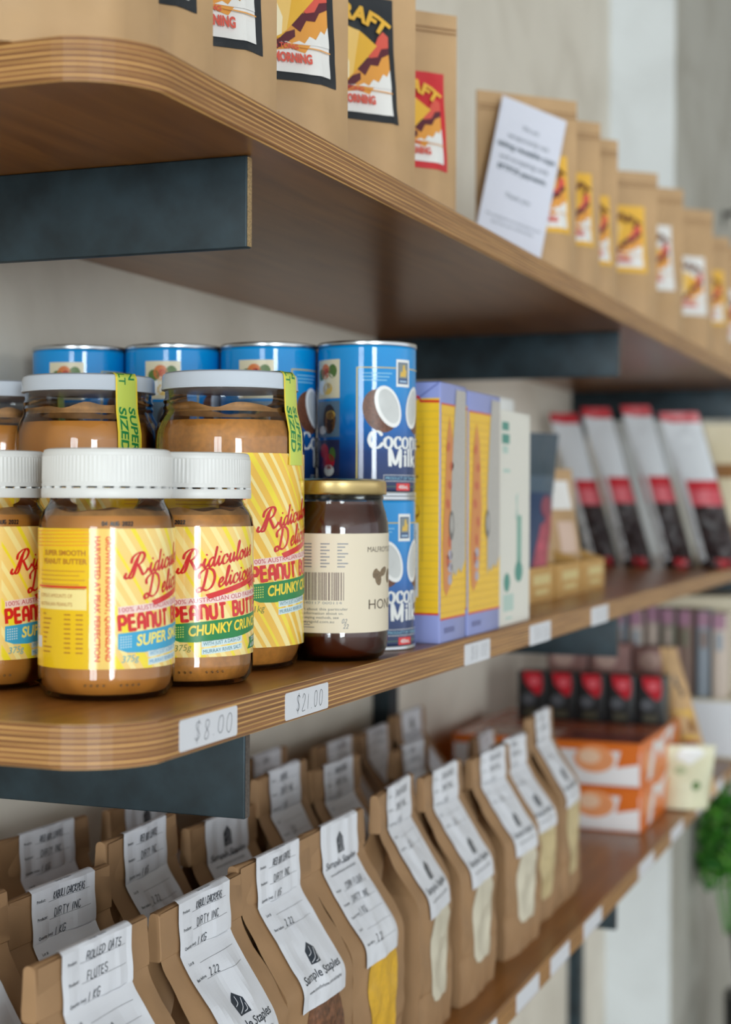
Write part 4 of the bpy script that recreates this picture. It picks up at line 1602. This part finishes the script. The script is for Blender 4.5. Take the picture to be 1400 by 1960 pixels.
def bag_label(kind, product, maker, t, bagf):
    a = Art()
    L = 104
    a.rect(-LABW, LABW, -L, 6, STICK)
    x = -LABW + 5

    def fields(y):
        for k, (pr, hw) in enumerate((('Product:', product), ('Producer:', maker), ('Quantity (net):', '1 KG'), ('Lot #:', ''), ('Best before:', '2.22'))):
            yy = y - k * 10.5
            a.text(pr, x, yy, 1.9, NAVYINK, 1, bold=.01)
            a.rect(x + 12, LABW - 6, yy - 1.4, yy - 1.15, GREYINK, 1)
            if hw:
                a.strokes(hw, x + 17, yy - .6, 4.4 if k else 4.2, .5, NAVYINK, 2, slant=.3, jit=.05, sp=.22 if k else .18, sx=.95 if len(hw) < 12 else .66, seed=len(product) + k, smooth=False)

    def logo(y):
        a.poly([(-1, y + 15), (5, y + 10), (5, y), (-7, y), (-7, y + 10)], NAVYINK, 1)
        for k, (p0, p1) in enumerate((((-5.5, y + 1.2), (3, y + 10)), ((-1, y + 1.2), (3.8, y + 6)), ((-5.5, y + 6), (-1, y + 12)))):
            a.ribbon(catmull([p0, ((p0[0] + p1[0]) / 2 + 1.6, (p0[1] + p1[1]) / 2 - 1.4), p1], 4), .5, STICK, 2)
        a.text('Sample Staples', 0, y - 8.5, 5.6, NAVYINK, 1, 'c', .012, width=54)
        a.text('www.scoutforhome.com.au/staples', 0, y - 15, 2.2, NAVYINK, 1, 'c', width=46)
    if kind == 'A':
        a.text('Sample Staples', 2, 1.5, 2.0, GREYINK, 1, 'c')
        fields(-7)
        logo(-79)
    else:
        logo(-22)
        fields(-48)
    pts = sos_path(bagf, 0)

    def fn(xx, y, o):
        s = -y
        if s < 0:
            return (xx, -(bagf(0, 187) + .3) - o + min(1, -s / 6) * 4.0, 187.6 + o * .5 + min(3, -s) * .3)
        i = min(len(pts) - 2, 0)
        for i in range(len(pts) - 1):
            if pts[i + 1][0] >= s:
                break
        k = (s - pts[i][0]) / max(1e-6, pts[i + 1][0] - pts[i][0])
        z = pts[i][1] + (pts[i + 1][1] - pts[i][1]) * k
        y0 = bagf(xx, z)
        d = (bagf(xx, z + 1) - bagf(xx, z - 1)) / 2
        l = math.hypot(1, d)
        oo = o + .5
        return (xx, -(y0 + oo / l), z - oo * d / l)
    return a.build('label', fn, t, dx=4, dy=1.6, base=.9, gap=.16)


SEEDS = {}
WIN_M = {
    'corn': mat('yellow_corn_flour', (226, 176, 48), .35, vary=.08, vscale=300),
    'flour': mat('white_flour', (216, 208, 188), .35, vary=.05, vscale=60),
    'seeds': mat('brown_seed_mix', (112, 72, 48), .35, vary=.6, vscale=260),
    'pale': mat('pale_grain', (206, 186, 140), .35, vary=.12, vscale=200),
    'oats': mat('rolled_oats', (196, 170, 128), .4, vary=.25, vscale=220),
}
PROTO = {}


def paper_bag(label, u, w, kind='A', product='RED BOX LENTILS', maker='DIRTY INC', window='pale', hs=1.0, rot=0.0, group='folded kraft staple bags'):
    key = (kind, product, window)
    loc = P(u, w, ZB)
    rz = R(90 + rot)
    if key in PROTO:
        o = dup(PROTO[key], label, loc, rz, group)
        o.scale = (1, 1, hs)
        return o
    seed = len(PROTO) * 3.7 + 1
    t = thing('paper_bag', label, 'bag', loc, rz, group)
    t.scale = (1, 1, hs)
    fr = sos_front(seed)
    bgf = Bag(104, 186, fr, lambda x, z: fr(-x, z) - .6, lambda z: 33 * max(0, min(1, (z - 98) / 58.0)) + 3.5, seed)
    bgf.mesh(KRAFT).build('bag', t)
    # rolled-over closure
    b = MB()
    n = 10
    prof = []
    for k in range(n + 1):
        an = math.pi * k / n
        prof.append((-3.4 * math.cos(an), 183.6 + 3.2 * math.sin(an)))
    prof = [(-3.6, 159), (-4.6, 160), (-4.7, 165), (-3.9, 175)] + prof[0:] + [(3.9, 175), (4.7, 165), (4.6, 160), (3.6, 159)]
    v = []
    for i, x in enumerate([-53.4, -53, -26, 0, 26, 53, 53.4]):
        for y, z in prof:
            q = soft(x * 1.2, z * .3, seed + 4, 1.7)
            sc = .93 if i in (0, 6) else 1
            v.append((x, y * sc + q, z + .5 * q))
    Lp = len(prof)
    f = []
    for i in range(6):
        for k in range(Lp):
            f.append((i * Lp + (k + 1) % Lp, i * Lp + k, (i + 1) * Lp + k, (i + 1) * Lp + (k + 1) % Lp))
    f.append(tuple(range(Lp)))
    f.append(tuple(reversed(range(6 * Lp, 7 * Lp))))
    b.add(v, f, KRAFT, True)
    b.build('rolled_top', t)
    bag_label(kind, product, maker, t, lambda x, z: fr(x, z) if z < 157 else 5.0 - 1.2 * smooth01((z - 163) / 14) - soft(x * 1.2, z * .3, seed + 4, 1.7))
    # see-through window
    a = Art()
    pts = []
    for k in range(26):
        an = 2 * math.pi * k / 26
        rr = 1 + .09 * math.sin(3 * an + seed) + .05 * math.sin(5 * an)
        pts.append((3 + 29 * rr * (abs(math.cos(an)) ** .8) * math.copysign(1, math.cos(an)), 66 + 43 * rr * math.sin(an)))
    a.poly(pts, WIN_M[window])
    a.build('window', bgf.fn(), t, dx=5, dy=5, base=.5)
    # crease where the base was folded
    a = Art()
    a.ribbon([(-51, 40), (-20, 38.6), (15, 39.6), (51, 38)], 1.0, mat('kraft_fold_shade', (160, 120, 82), .6), 0)
    a.build('base_crease', bgf.fn(), t, dx=6, base=.35)
    PROTO[key] = t
    return t


front = [
    (712, 'A', 'ROLLED OATS', 'FLUTES', 'oats', 1.0, 'kraft bag labelled rolled oats, front row, nearest at the bottom left'),
    (833, 'A', 'KABULI CHICKPEAS', 'DIRTY INC', 'pale', .985, 'kraft bag labelled Kabuli chickpeas in the front row, second from the left'),
    (938, 'A', 'RED BOX LENTILS', 'DIRTY INC', 'seeds', 1.0, 'kraft bag with brown seedy window in the front row'),
    (1042, 'B', 'CORN FLOUR', 'DIRTY INC', 'corn', 1.0, 'kraft bag with bright yellow window in the front row'),
    (1166, 'A', 'PLAIN FLOUR', 'DIRTY INC', 'flour', 1.03, 'kraft bag with white window, right behind the yellow-window bag'),
    (1282, 'A', 'PLAIN FLOUR', 'DIRTY INC', 'flour', 1.0, 'kraft bag with white window, middle one of the three in the front row'),
    (1424, 'A', 'PLAIN FLOUR', 'DIRTY INC', 'flour', .965, 'kraft bag with white window, farthest of the three, bare shelf before it'),
    (1528, 'A', 'BEANS', 'DIRTY INC', 'pale', .95, 'kraft bag half hidden behind the farthest white-window bag'),
    (1634, 'A', 'BEANS', 'DIRTY INC', 'pale', 1.02, 'kraft bag standing tall at the end of the row, before the orange cartons'),
]
rj = random.Random(3)
for u, k, p, mk, wn, hs, lab in front:
    w = -430 if u < 1500 else -438
    paper_bag(lab, u, w, k, p, mk, wn, hs, rj.uniform(-3, 3) if u != 1166 else 5)
mid = [
    (700, 'A', 'RED BOX LENTILS', 1.05, 'kraft bag at the left edge in the middle row, mostly out of view'),
    (812, 'A', 'KABULI CHICKPEAS', 1.0, 'kraft bag labelled Kabuli chickpeas in the middle row, behind the rolled oats'),
    (930, 'A', 'RED BOX LENTILS', 1.05, 'kraft bag labelled red box lentils with 2.22 in the middle row, below the bracket'),
    (1052, 'B', 'CORN FLOUR', .97, 'kraft bag with house emblem at its top, middle row, right of the bracket corner'),
    (1157, 'A', 'BEANS', 1.07, 'kraft bag in the middle row behind the yellow-window bag'),
    (1272, 'A', 'RED BOX LENTILS', 1.0, 'kraft bag in the middle row, below the $21.00 sticker'),
    (1466, 'A', 'BEANS', .94, 'kraft bag in the middle row, farthest along'),
]
MK = {'KABULI CHICKPEAS': 'pale', 'RED BOX LENTILS': 'seeds', 'CORN FLOUR': 'corn', 'BEANS': 'pale'}
for u, k, p, hs, lab in mid:
    paper_bag(lab, u, -513 if u < 900 else -524, k, p, 'DIRTY INC', MK[p], hs, rj.uniform(-4, 4))
back = [
    (955, 'A', 'RED BOX LENTILS', .98, 'kraft bag in the back row by the wall, leftmost under the bracket'),
    (1096, 'B', 'CORN FLOUR', .96, 'kraft bag with house emblem in the back row, half behind the bracket'),
    (1323, 'A', 'BEANS', .97, 'kraft bag in the back row, peeping out right of the bracket end'),
    (1500, 'A', 'RED BOX LENTILS', .9, 'kraft bag in the back row, blurred, third from the bracket end'),
    (1608, 'A', 'KABULI CHICKPEAS', .89, 'kraft bag in the back row, tucked behind its neighbour by the upright'),
    (1718, 'B', 'CORN FLOUR', .92, 'kraft bag in the back row in front of the steel upright, with wide white label'),
]
for u, k, p, hs, lab in back:
    paper_bag(lab, u, -616, k, p, 'DIRTY INC', MK[p], hs, rj.uniform(-4, 4))
paper_bag('low dark kraft bag by the orange cartons, back row, farthest', 1830, -560, 'A', 'BEANS', 'DIRTY INC', 'pale', .72, 3)

# ------------------------------------------------------------------ price stickers on the shelf edges
def sticker(u0, u1, z0, z1, label, words, group, big=True):
    a = Art()
    wd, h = u1 - u0, z1 - z0
    r = 1.6
    p = []
    for cx, cy, a0 in ((wd / 2 - r, h / 2 - r, 0), (-wd / 2 + r, h / 2 - r, 90), (-wd / 2 + r, -h / 2 + r, 180), (wd / 2 - r, -h / 2 + r, 270)):
        for k in range(5):
            an = R(a0 + 22.5 * k)
            p.append((cx + r * math.cos(an), cy + r * math.sin(an)))
    t = thing('price_sticker', label, 'price sticker', P((u0 + u1) / 2, WE + .05, (z0 + z1) / 2), R(90), group)
    b = MB()
    n = len(p)
    b.add([(x, 0, y) for x, y in p] + [(x, -.25, y) for x, y in p],
          [tuple(range(n, 2 * n))] + [(i, (i + 1) % n, n + (i + 1) % n, n + i) for i in range(n)], STICK)
    b.build('sticker', t)
    if words:
        a.strokes(words, -wd * .26, -h * .28, h * .58, .34, PENINK, 1, slant=.12, jit=.06, sp=.3, sx=1.25 if len(words) < 6 else 1.0, seed=5, smooth=True)
        a.build('handwriting', on_front(-.25), t, base=.08)
    return t


sticker(683, 747, -123.6, -108.0, 'white price sticker reading $8.00 on the middle shelf edge', '$8.00', 'middle shelf price stickers')
sticker(808.5, 871, -124.4, -109.0, 'white price sticker reading $21.00 on the middle shelf edge', '$21.00', 'middle shelf price stickers')
sticker(1139, 1205, -125.4, -109.6, 'white price sticker below the yellow cartons', '$8.00', 'middle shelf price stickers')
sticker(1324, 1395, -126, -108.6, 'white price sticker below the card trays', '$4.00', 'middle shelf price stickers')
sticker(1556, 1632, -126, -108, 'white price sticker farthest along the middle shelf, above the dark bracket', '$4.00', 'middle shelf price stickers')
for (u0, u1), wds in zip(((1200, 1229), (1288, 1361), (1402, 1472), (1531, 1610), (1802, 1890), (2003, 2090), (2200, 2290), (2338, 2438)), (
        'cut off by the bottom of the photo', 'second up from the bottom of the photo', 'third up from the bottom of the photo', 'beside the triangle of steel bracket',
        'across the white pier', 'below the orange carton corner', 'below the pale green packet', 'nearest the green plant leaves')):
    sticker(u0, u1, -434.5, -418.4, 'white price sticker on the lowest shelf edge, ' + wds, None, 'lowest shelf price stickers')


# ------------------------------------------------------------------ card trays with pouches, middle shelf
TRAY = mat('tan_display_card', (206, 160, 92), .5, vary=.06, vscale=40)
TRAYP = ink('tray_pale_print', (226, 206, 140))
NAVY = mat('navy_pouch_film', (32, 56, 92), .3)
NAVYT = mat('slate_pouch_top', (48, 66, 78), .35)
CORAL = mat('coral_pouch_print', (170, 66, 84), .35, vary=.35, vscale=60)
tw = ['left of the three, holding the navy pouches', 'middle one of the three', 'right one of the three, beside the red and black bags']
for i, (u0, u1) in enumerate(((1530, 1634), (1648, 1758), (1770, 1878))):
    t = thing('display_tray', 'small tan card display tray, ' + tw[i], 'tray', P((u0 + u1) / 2, -470, ZM), R(90), 'card display trays')
    hw = (u1 - u0) / 2
    b = MB()
    b.box(-hw, hw, -48, -46.5, 0, 36, TRAY)
    b.box(-hw, hw, 46.5, 48, 0, 70, TRAY)
    b.box(-hw, hw, -46.5, 46.5, 0, 1.5, TRAY)
    for s in (-1, 1):
        x = s * (hw - .75)
        b.add([(x - .75, -46.5, 1.5), (x + .75, -46.5, 1.5), (x + .75, 46.5, 1.5), (x - .75, 46.5, 1.5), (x - .75, -46.5, 36), (x + .75, -46.5, 36), (x + .75, 46.5, 70), (x - .75, 46.5, 70)],
              [(3, 2, 1, 0), (4, 5, 6, 7), (0, 1, 5, 4), (1, 2, 6, 5), (2, 3, 7, 6), (3, 0, 4, 7)], TRAY)
    b.build('tray', t)
    a = Art()
    a.rect(-hw * .62, hw * .82, 4, 31, TRAY)
    a.rect(-hw * .55, hw * .75, 18, 28, TRAYP, 1)
    a.rect(-hw * .4, hw * .6, 8, 13, TRAYP, 1)
    a.build('front_print', on_front(-48), t, base=.2)


def flat_pouch(name, label, cat, u, w, z, rot, Wd, H, D, m, art=None, shear=0.0, group=None, tilt=0.0, lump=0.0):
    t = thing(name, label, cat, P(u, w, z), R(rot), group)
    t.rotation_euler[0] = R(tilt)

    def fr(x, zz):
        e = max(0, 1 - (2 * x / Wd) ** 2)
        k = smooth01((H * .96 - zz) / (H * .6)) * smooth01(zz / 6 + .5)
        return .8 + D / 2 * (e ** .6) * k + soft(x, zz, u * .01, 1.2) * e + (lump * noise.noise(Vector((x * .11, zz * .11, u * .1 + w))) * e * smooth01((H * .44 - zz) / 20) if lump else 0)
    bgf = Bag(Wd, H, fr, lambda x, zz: fr(-x, zz) * .8, lambda zz: 0, 0, 14 if not lump else 20, 30 if not lump else 70, shear)
    bgf.mesh(m).build('pouch', t)
    if art:
        for nm, a in art(Wd, H):
            a.build(nm, bgf.fn(), t, dx=6, dy=6, base=.5, gap=.12)
    return t


def navy_art(Wd, H):
    a = Art()
    a.rect(-Wd / 2 + .5, Wd / 2 - .5, H * .74, H - .5, NAVYT, 0)
    a.rect(-Wd / 2 + .5, Wd / 2 - .5, H * .64, H * .74, ink('grey_blue_band', (74, 92, 108)), 0)
    a.ell(Wd * .12, H * .55, Wd * .2, H * .07, mat('plum_print', (136, 58, 78), .35), 1)
    a.poly([(-Wd * .3, 4), (Wd * .4, 4), (Wd * .44, H * .4), (Wd * .3, H * .52), (-Wd * .1, H * .44), (-Wd * .2, H * .2)], CORAL, 1)
    a.poly([(Wd * .1, 3), (Wd * .46, 3), (Wd * .46, H * .2), (Wd * .2, H * .14)], ORANGE, 2)
    return [('front_print', a)]


flat_pouch('snack_pouch', 'navy snack pouch with coral print leaning in the left display tray', 'pouch', 1602, -444, ZM + 2, 66, 50, 174, 26, NAVY, navy_art, 0.17, 'navy snack pouches', 0)
flat_pouch('snack_pouch', 'navy snack pouch standing behind the coral-print one', 'pouch', 1566, -474, ZM + 2, 66, 46, 172, 20, NAVY, navy_art, 0.16, 'navy snack pouches', 0)


def kraft_art(Wd, H):
    a = Art()
    a.rect(-Wd * .3, Wd * .34, H * .66, H * .9, C_WHT, 0)
    a.rect(-Wd * .2, Wd * .24, H * .3, H * .56, ink('pale_rose', (214, 184, 166)), 0)
    return [('label', a)]


flat_pouch('snack_pouch', 'plain tan snack pouch with white top label in the middle display tray', 'pouch', 1690, -456, ZM + 2, 66, 66, 168, 26, KRAFT2, kraft_art, -.14, 'tan snack pouches')
flat_pouch('snack_pouch', 'plain tan snack pouch in the right display tray, beside the red and black bags', 'pouch', 1822, -458, ZM + 2, 66, 70, 140, 26, KRAFT2, kraft_art, -.16, 'tan snack pouches')

# ------------------------------------------------------------------ red, white and black bags far along the middle shelf
DARKF = mat('dark_fruit_in_film', (46, 34, 36), .12, vary=.5, vscale=70, bump=1.0, bscale=48, bdist=.012)
SILV = mat('white_film', (214, 218, 224), .3)
REDF = mat('red_film', (192, 34, 48), .25)
PINKF = mat('pink_red_film', (206, 84, 96), .3)


def fruit_art(Wd, H):
    a = Art()
    a.rect(-Wd / 2 + 1, Wd / 2 - 1, H * .56, H * .93, SILV, 0)
    a.rect(-Wd / 2 + 1, Wd / 2 - 1, H * .93, H - .5, REDF, 0)
    a.rect(-Wd / 2 + 1, Wd / 2 - 1, H * .4, H * .56, PINKF, 1)
    a.rect(-Wd / 2 + 1, Wd / 2 - 1, H * .5, H * .56, REDF, 2)
    f_ = Art()
    f_.rect(-Wd * .1, Wd * .3, 1, H * .06, REDF, 1)
    e = Art()
    e.poly([(-Wd / 2 + .4, 8), (-Wd / 2 + 12, 14), (-Wd / 2 + 13, H * .5), (-Wd / 2 + 13, H * .94), (-Wd / 2 + .4, H * .94)], SILV, 3)
    return [('front_print', a), ('side_seam', e), ('foot_tab', f_)]


fw = [(-404, 'right, nearest the cream bag'), (-470, 'third from the left'), (-536, 'second from the left'), (-592, 'leftmost, behind the tan pouches')]
for i, (w, s) in enumerate(fw):
    flat_pouch('dried_fruit_bag', 'dark fruit bag with white and red bands, ' + s, 'bag', 2490 + 6 * i, w + 30, ZM, 8, 47 if i else 62, (244, 256, 254, 246, 244)[i], 36, DARKF, fruit_art, -.28, 'red white and black fruit bags', 0, 7.0)


def cream_art(Wd, H):
    a = Art()
    a.rect(-Wd * .1, Wd * .4, H * .62, H * .72, F_BR, 1)
    a.ell(0, H * .2, Wd * .3, H * .1, F_BR, 1)
    return [('front_print', a)]


flat_pouch('cream_pouch', 'cream pouch at the right edge behind the red-banded bags', 'pouch', 2570, -372, ZM, 10, 110, 228, 40, mat('cream_film', (214, 200, 168), .4), cream_art, -.1)

# ------------------------------------------------------------------ far end of the lowest shelf
ORC = mat('orange_carton_card', (222, 112, 34), .3, vary=.12, vscale=14)
ORT = mat('film_wrapped_orange_top', (188, 104, 70), .22, vary=.25, vscale=9)
CARW = ink('carton_white', (232, 228, 230))
CARG = ink('carton_grey', (126, 136, 138))
CARP = mat('carton_peach', (240, 158, 106), .4, vary=.12, vscale=30)
for lev, lab in ((0, 'orange and white printed carton, lower of the two'), (1, 'orange and white printed carton, upper of the two, under the black boxes')):
    t = thing('orange_carton', lab, 'carton', P(2095, -516, ZB + lev * 56.2), 0, 'stacked orange cartons')
    b = MB()
    b.box(-124, 124, -135, 135, 0, 55.8, ORC, 2)
    b.build('carton', t)
    a = Art()
    a.rect(-122, 122, 2, 45, CARW)
    a.rect(-122, 122, 45, 54, ORC, 1)
    a.rect(40, 120, 6, 28, ink('carton_white_bright', (240, 236, 238)), 1)
    a.ell(64, 34, 26, 17, CARP, 2)
    a.ell(58, 37, 14, 9, ink('carton_egg', (246, 206, 176)), 3)
    a.poly([(92, 24), (121, 30), (121, 54), (100, 54)], ORC, 2)
    a.ell(14, 24, 16, 12, CARG, 2, rot=20)
    a.ell(-4, 38, 12, 8, CARG, 2, rot=-20)
    a.ell(26, 12, 10, 7, ink('carton_slate', (84, 98, 104)), 3)
    a.ell(4, 12, 13, 8, ink('carton_sage', (160, 172, 160)), 3)
    a.ell(-60, 30, 30, 16, CARP, 2)
    a.build('front_print', on_front(-135), t, base=.2, gap=.15)
    a = Art()
    a.poly([(-100, 4), (-70, 4), (-40, 40), (0, 20), (30, 50), (60, 30), (90, 52), (40, 53), (-20, 44), (-60, 50)], CARW, 1)
    a.ell(-100, 30, 20, 14, CARP, 1)
    a.ell(70, 16, 24, 9, ink('carton_red_orange', (206, 74, 16)), 1)
    a.build('side_print', lambda x, y, o: (124 + o, x, y), t, base=.2, gap=.15)
    if lev:
        a = Art()
        a.rect(-120, 120, -132, 132, ORT)
        a.rect(-90, 10, -120, -50, ink('wrap_pale', (214, 190, 178)), 1)
        a.rect(20, 118, -130, -60, ink('wrap_plum', (130, 78, 70)), 1)
        a.build('wrapped_top', lambda x, y, o: (x, y, 55.8 + o), t, base=.2)

BLKC = mat('black_card', (26, 28, 30), .35)
for i in range(5):
    w = -600 + 41.5 * i
    t = thing('black_carton', 'small black carton with red flash on the orange carton, %s' % ('leftmost of five', 'second of five', 'middle of five', 'fourth of five', 'rightmost of five')[i], 'box',
              P(2150, w + 19, ZB + 112.4), R(0), 'black cartons with red flashes')
    b = MB()
    b.box(-19.6, 19.6, -18, 18, 0, 66, BLKC, .8)
    b.build('carton', t)
    a = Art()
    p = [(-12, 65), (14, 65), (16, 50), (14, 36), (8, 33), (0, 40), (-9, 50)]
    a.poly(p, REDF, 1)
    a.ell(4, 52, 7, 6, ink('flash_pink', (220, 96, 106)), 2)
    a.ell(-4, 27, 9, 8, ink('soft_grey_print', (84, 86, 92)), 1)
    a.rect(-9, 10, 4, 14, ink('olive_print', (70, 66, 52)), 1)
    a.build('front_print', on_front(-18), t, base=.2, gap=.1)

# cream carton and purple-topped packets standing behind it all
CRMC = mat('cream_carton_card', (214, 204, 180), .5)
t = thing('cream_carton', 'cream open carton holding the purple-topped packets', 'carton', P(2640, -470, ZB), 0)
b = MB()
b.box(-180, 110, -60, 60, 0, 96, CRMC)
b.box(-180, 110, 57, 60, 96, 262, CRMC)
b.box(-40, 110, -60, 57, 258, 262, CRMC)
b.box(-40, 110, -61.5, -58, 244, 262, CRMC)
b.build('carton', t)
a = Art()
a.rect(0, 108, 4, 92, WHITE, 1)
a.build('white_panel', on_front(-60), t, base=.3)
PURP = mat('purple_film', (172, 128, 152), .35)
TAUP = [mat(n, c, .45) for n, c in (('taupe_film', (184, 166, 158)), ('brown_film', (142, 118, 108)), ('pale_film', (210, 194, 182)), ('olive_film', (126, 126, 108)), ('blue_grey_film', (154, 164, 176)))]
wds = ['leftmost', 'second from the left', 'third from the left', 'fourth from the left', 'fifth from the left', 'sixth from the left', 'seventh from the left', 'eighth from the left', 'ninth from the left', 'rightmost']
for i in range(10):
    w = -640 + 27.5 * i
    h = 138 + (i * 7) % 9
    t = thing('purple_packet', 'slim purple-topped packet in the cream carton, ' + wds[i], 'packet', P(2606 + (i % 3) * 6, w, ZB + 96.2), R((i * 5) % 7 - 3), 'purple-topped packets')
    b = MB()
    b.box(-10.5, 10.5, -20, 40, 0, h, TAUP[(i * 3) % 5], 2.5)
    b.build('packet', t)
    a = Art()
    a.rect(-10, 10, h - 26, h - 1, PURP)
    a.rect(-5, 6, h - 60, h - 32, TAUP[(i * 3 + 2) % 5], 1)
    a.build('top_print', on_front(-20), t, base=.3)

# low row of pinkish packets behind the black cartons
for i in range(3):
    t = thing('pinkish_packet', 'low pinkish packet behind the black cartons, ' + ('left', 'middle', 'right')[i], 'packet', P(2380, -586 + 66 * i, ZB), 0, 'pinkish packets behind the black cartons')
    b = MB()
    b.box(-31, 31, -24, 24, 0, 204 - 4 * i, mat('rose_brown_card', (150, 112, 108), .5, vary=.15, vscale=30), 3)
    b.build('packet', t)
    a = Art()
    a.ell(-6, 176, 16, 14, ink('packet_blush', (206, 176, 166)), 1)
    a.build('front_print', on_front(-24), t, base=.3)

# upright paper packet with a dark mark and a yellow tag
t = thing('paper_packet', 'tall tan paper packet with dark hole, yellow tag tied below', 'packet', P(2275, -376, ZB), R(12))


def pk_front(x, z):
    e = max(0, 1 - (2 * x / 62) ** 2)
    return 2 + 16 * e ** .6 * smooth01((200 - z) / 120) + soft(x, z, 2.2, 4.0)


bgp = Bag(60, 206, pk_front, lambda x, z: pk_front(-x, z) * .8, lambda z: 0, 0, 12, 30, -.2, .62)
bgp.mesh(mat('tan_paper', (196, 158, 112), .6, vary=.2, vscale=30)).build('packet', t)
a = Art()
a.poly([(-2, 168), (8, 160), (16, 142), (10, 134), (0, 150)], F_BK, 0)
a.build('dark_mark', bgp.fn(), t, base=.5)
a = Art()
a.rect(-16, 24, 76, 118, mat('yellow_tag', (214, 170, 62), .5), 0)
a.ell(16, 96, 6, 10, F_BR, 1)
a.rect(-6, 20, 62, 76, ink('maroon_tag', (132, 44, 60)), 0)
a.build('yellow_tag', bgp.fn(), t, dx=6, base=.7)


def pale_art(Wd, H):
    a = Art()
    a.ell(Wd * .14, H * .4, 6, 6, F_GR, 1)
    a.ell(-Wd * .2, H * .62, 8, 5, ink('packet_sage', (176, 186, 150)), 1)
    a.poly([(-Wd * .3, H * .8), (0, H * .7), (Wd * .3, H * .86), (Wd * .2, H * .95), (-Wd * .2, H * .96)], F_WH, 1)
    return [('front_print', a)]


flat_pouch('pale_packet', 'crumpled pale green packet at the far shelf front, right of the orange cartons', 'packet', 2145, -372, ZB, 20, 66, 86, 40, mat('pale_green_film', (216, 214, 184), .4, vary=.1, vscale=40), pale_art, 0.12)

# ------------------------------------------------------------------ green herb in a black pot on a stand, and a hook on the far wall
t = thing('potted_herb', 'bushy green herb plant at the right edge below the lowest shelf', 'plant', P(3300, -466, FLOOR), 0)
b = MB()
BLKP = mat('black_plastic', (20, 21, 22), .4)
b.lathe([(2, 0), (60, 0), (66, 20), (70, 440), (68, 442), (2, 440)], BLKP, 40)
b.build('stand', t).location[0] = .05
b = MB()
b.lathe([(2, 440.6), (44, 440.6), (58, 570), (60, 572), (56, 572), (52, 560), (2, 558)], mat('dark_pot', (30, 30, 30), .5), 40)
b.build('pot', t).location[0] = .05
b = MB()
lg = [mat('herb_leaf', (70, 150, 44), .45), mat('herb_leaf_light', (120, 184, 76), .45), mat('herb_leaf_dark', (40, 104, 36), .45)]
rl = random.Random(11)
for k in range(1150):
    a1 = rl.uniform(0, 2 * math.pi)
    el = rl.uniform(-.5, 1.0)
    rr = rl.uniform(.35, 1.0) ** .6
    cx, cy, cz = 78 * rr * math.cos(a1) * math.sqrt(max(0, 1 - (el * .8) ** 2)), 78 * rr * math.sin(a1) * math.sqrt(max(0, 1 - (el * .8) ** 2)), 735 + 150 * rr * el
    s = rl.uniform(9, 17)
    M_ = Matrix.Translation((cx, cy, cz)) @ Matrix.Rotation(rl.uniform(0, 6.3), 4, 'Z') @ Matrix.Rotation(rl.uniform(-1.0, 1.0), 4, 'X')
    q = [M_ @ Vector(p) for p in ((0, -s, 0), (s * .5, -s * .3, s * .12), (s * .62, s * .3, 0), (s * .2, s * .5, s * .1), (0, s, -s * .2), (-s * .2, s * .5, s * .1), (-s * .62, s * .3, 0), (-s * .5, -s * .3, s * .12))]
    b.add(q, [(0, 1, 4, 7), (1, 2, 3, 4), (4, 5, 6, 7)], lg[k % 3])
b.build('leaves', t)
b = MB()
for k in range(26):
    a1 = rl.uniform(0, 6.3)
    r2 = rl.uniform(10, 50)
    b.tube([(r2 * .5 * math.cos(a1), r2 * .5 * math.sin(a1), 558), (r2 * math.cos(a1), r2 * math.sin(a1), 650), (r2 * 1.3 * math.cos(a1), r2 * 1.3 * math.sin(a1), 780)], 1.6, MATS['herb_leaf'], 5)
b.build('stems', t)

t = thing('wall_hook', 'small dark hook on the grey wall, top right', 'hook', P(3640, -549.8, 640), 0)
b = MB()
b.box(0, 4, -9, 9, -18, 18, BLKP, 1)
b.build('plate', t)
b = MB()
b.tube([(3, 0, 8), (26, 0, 12), (40, 0, 34), (44, 0, 70)], 6, BLKP, 8)
b.build('arm', t)
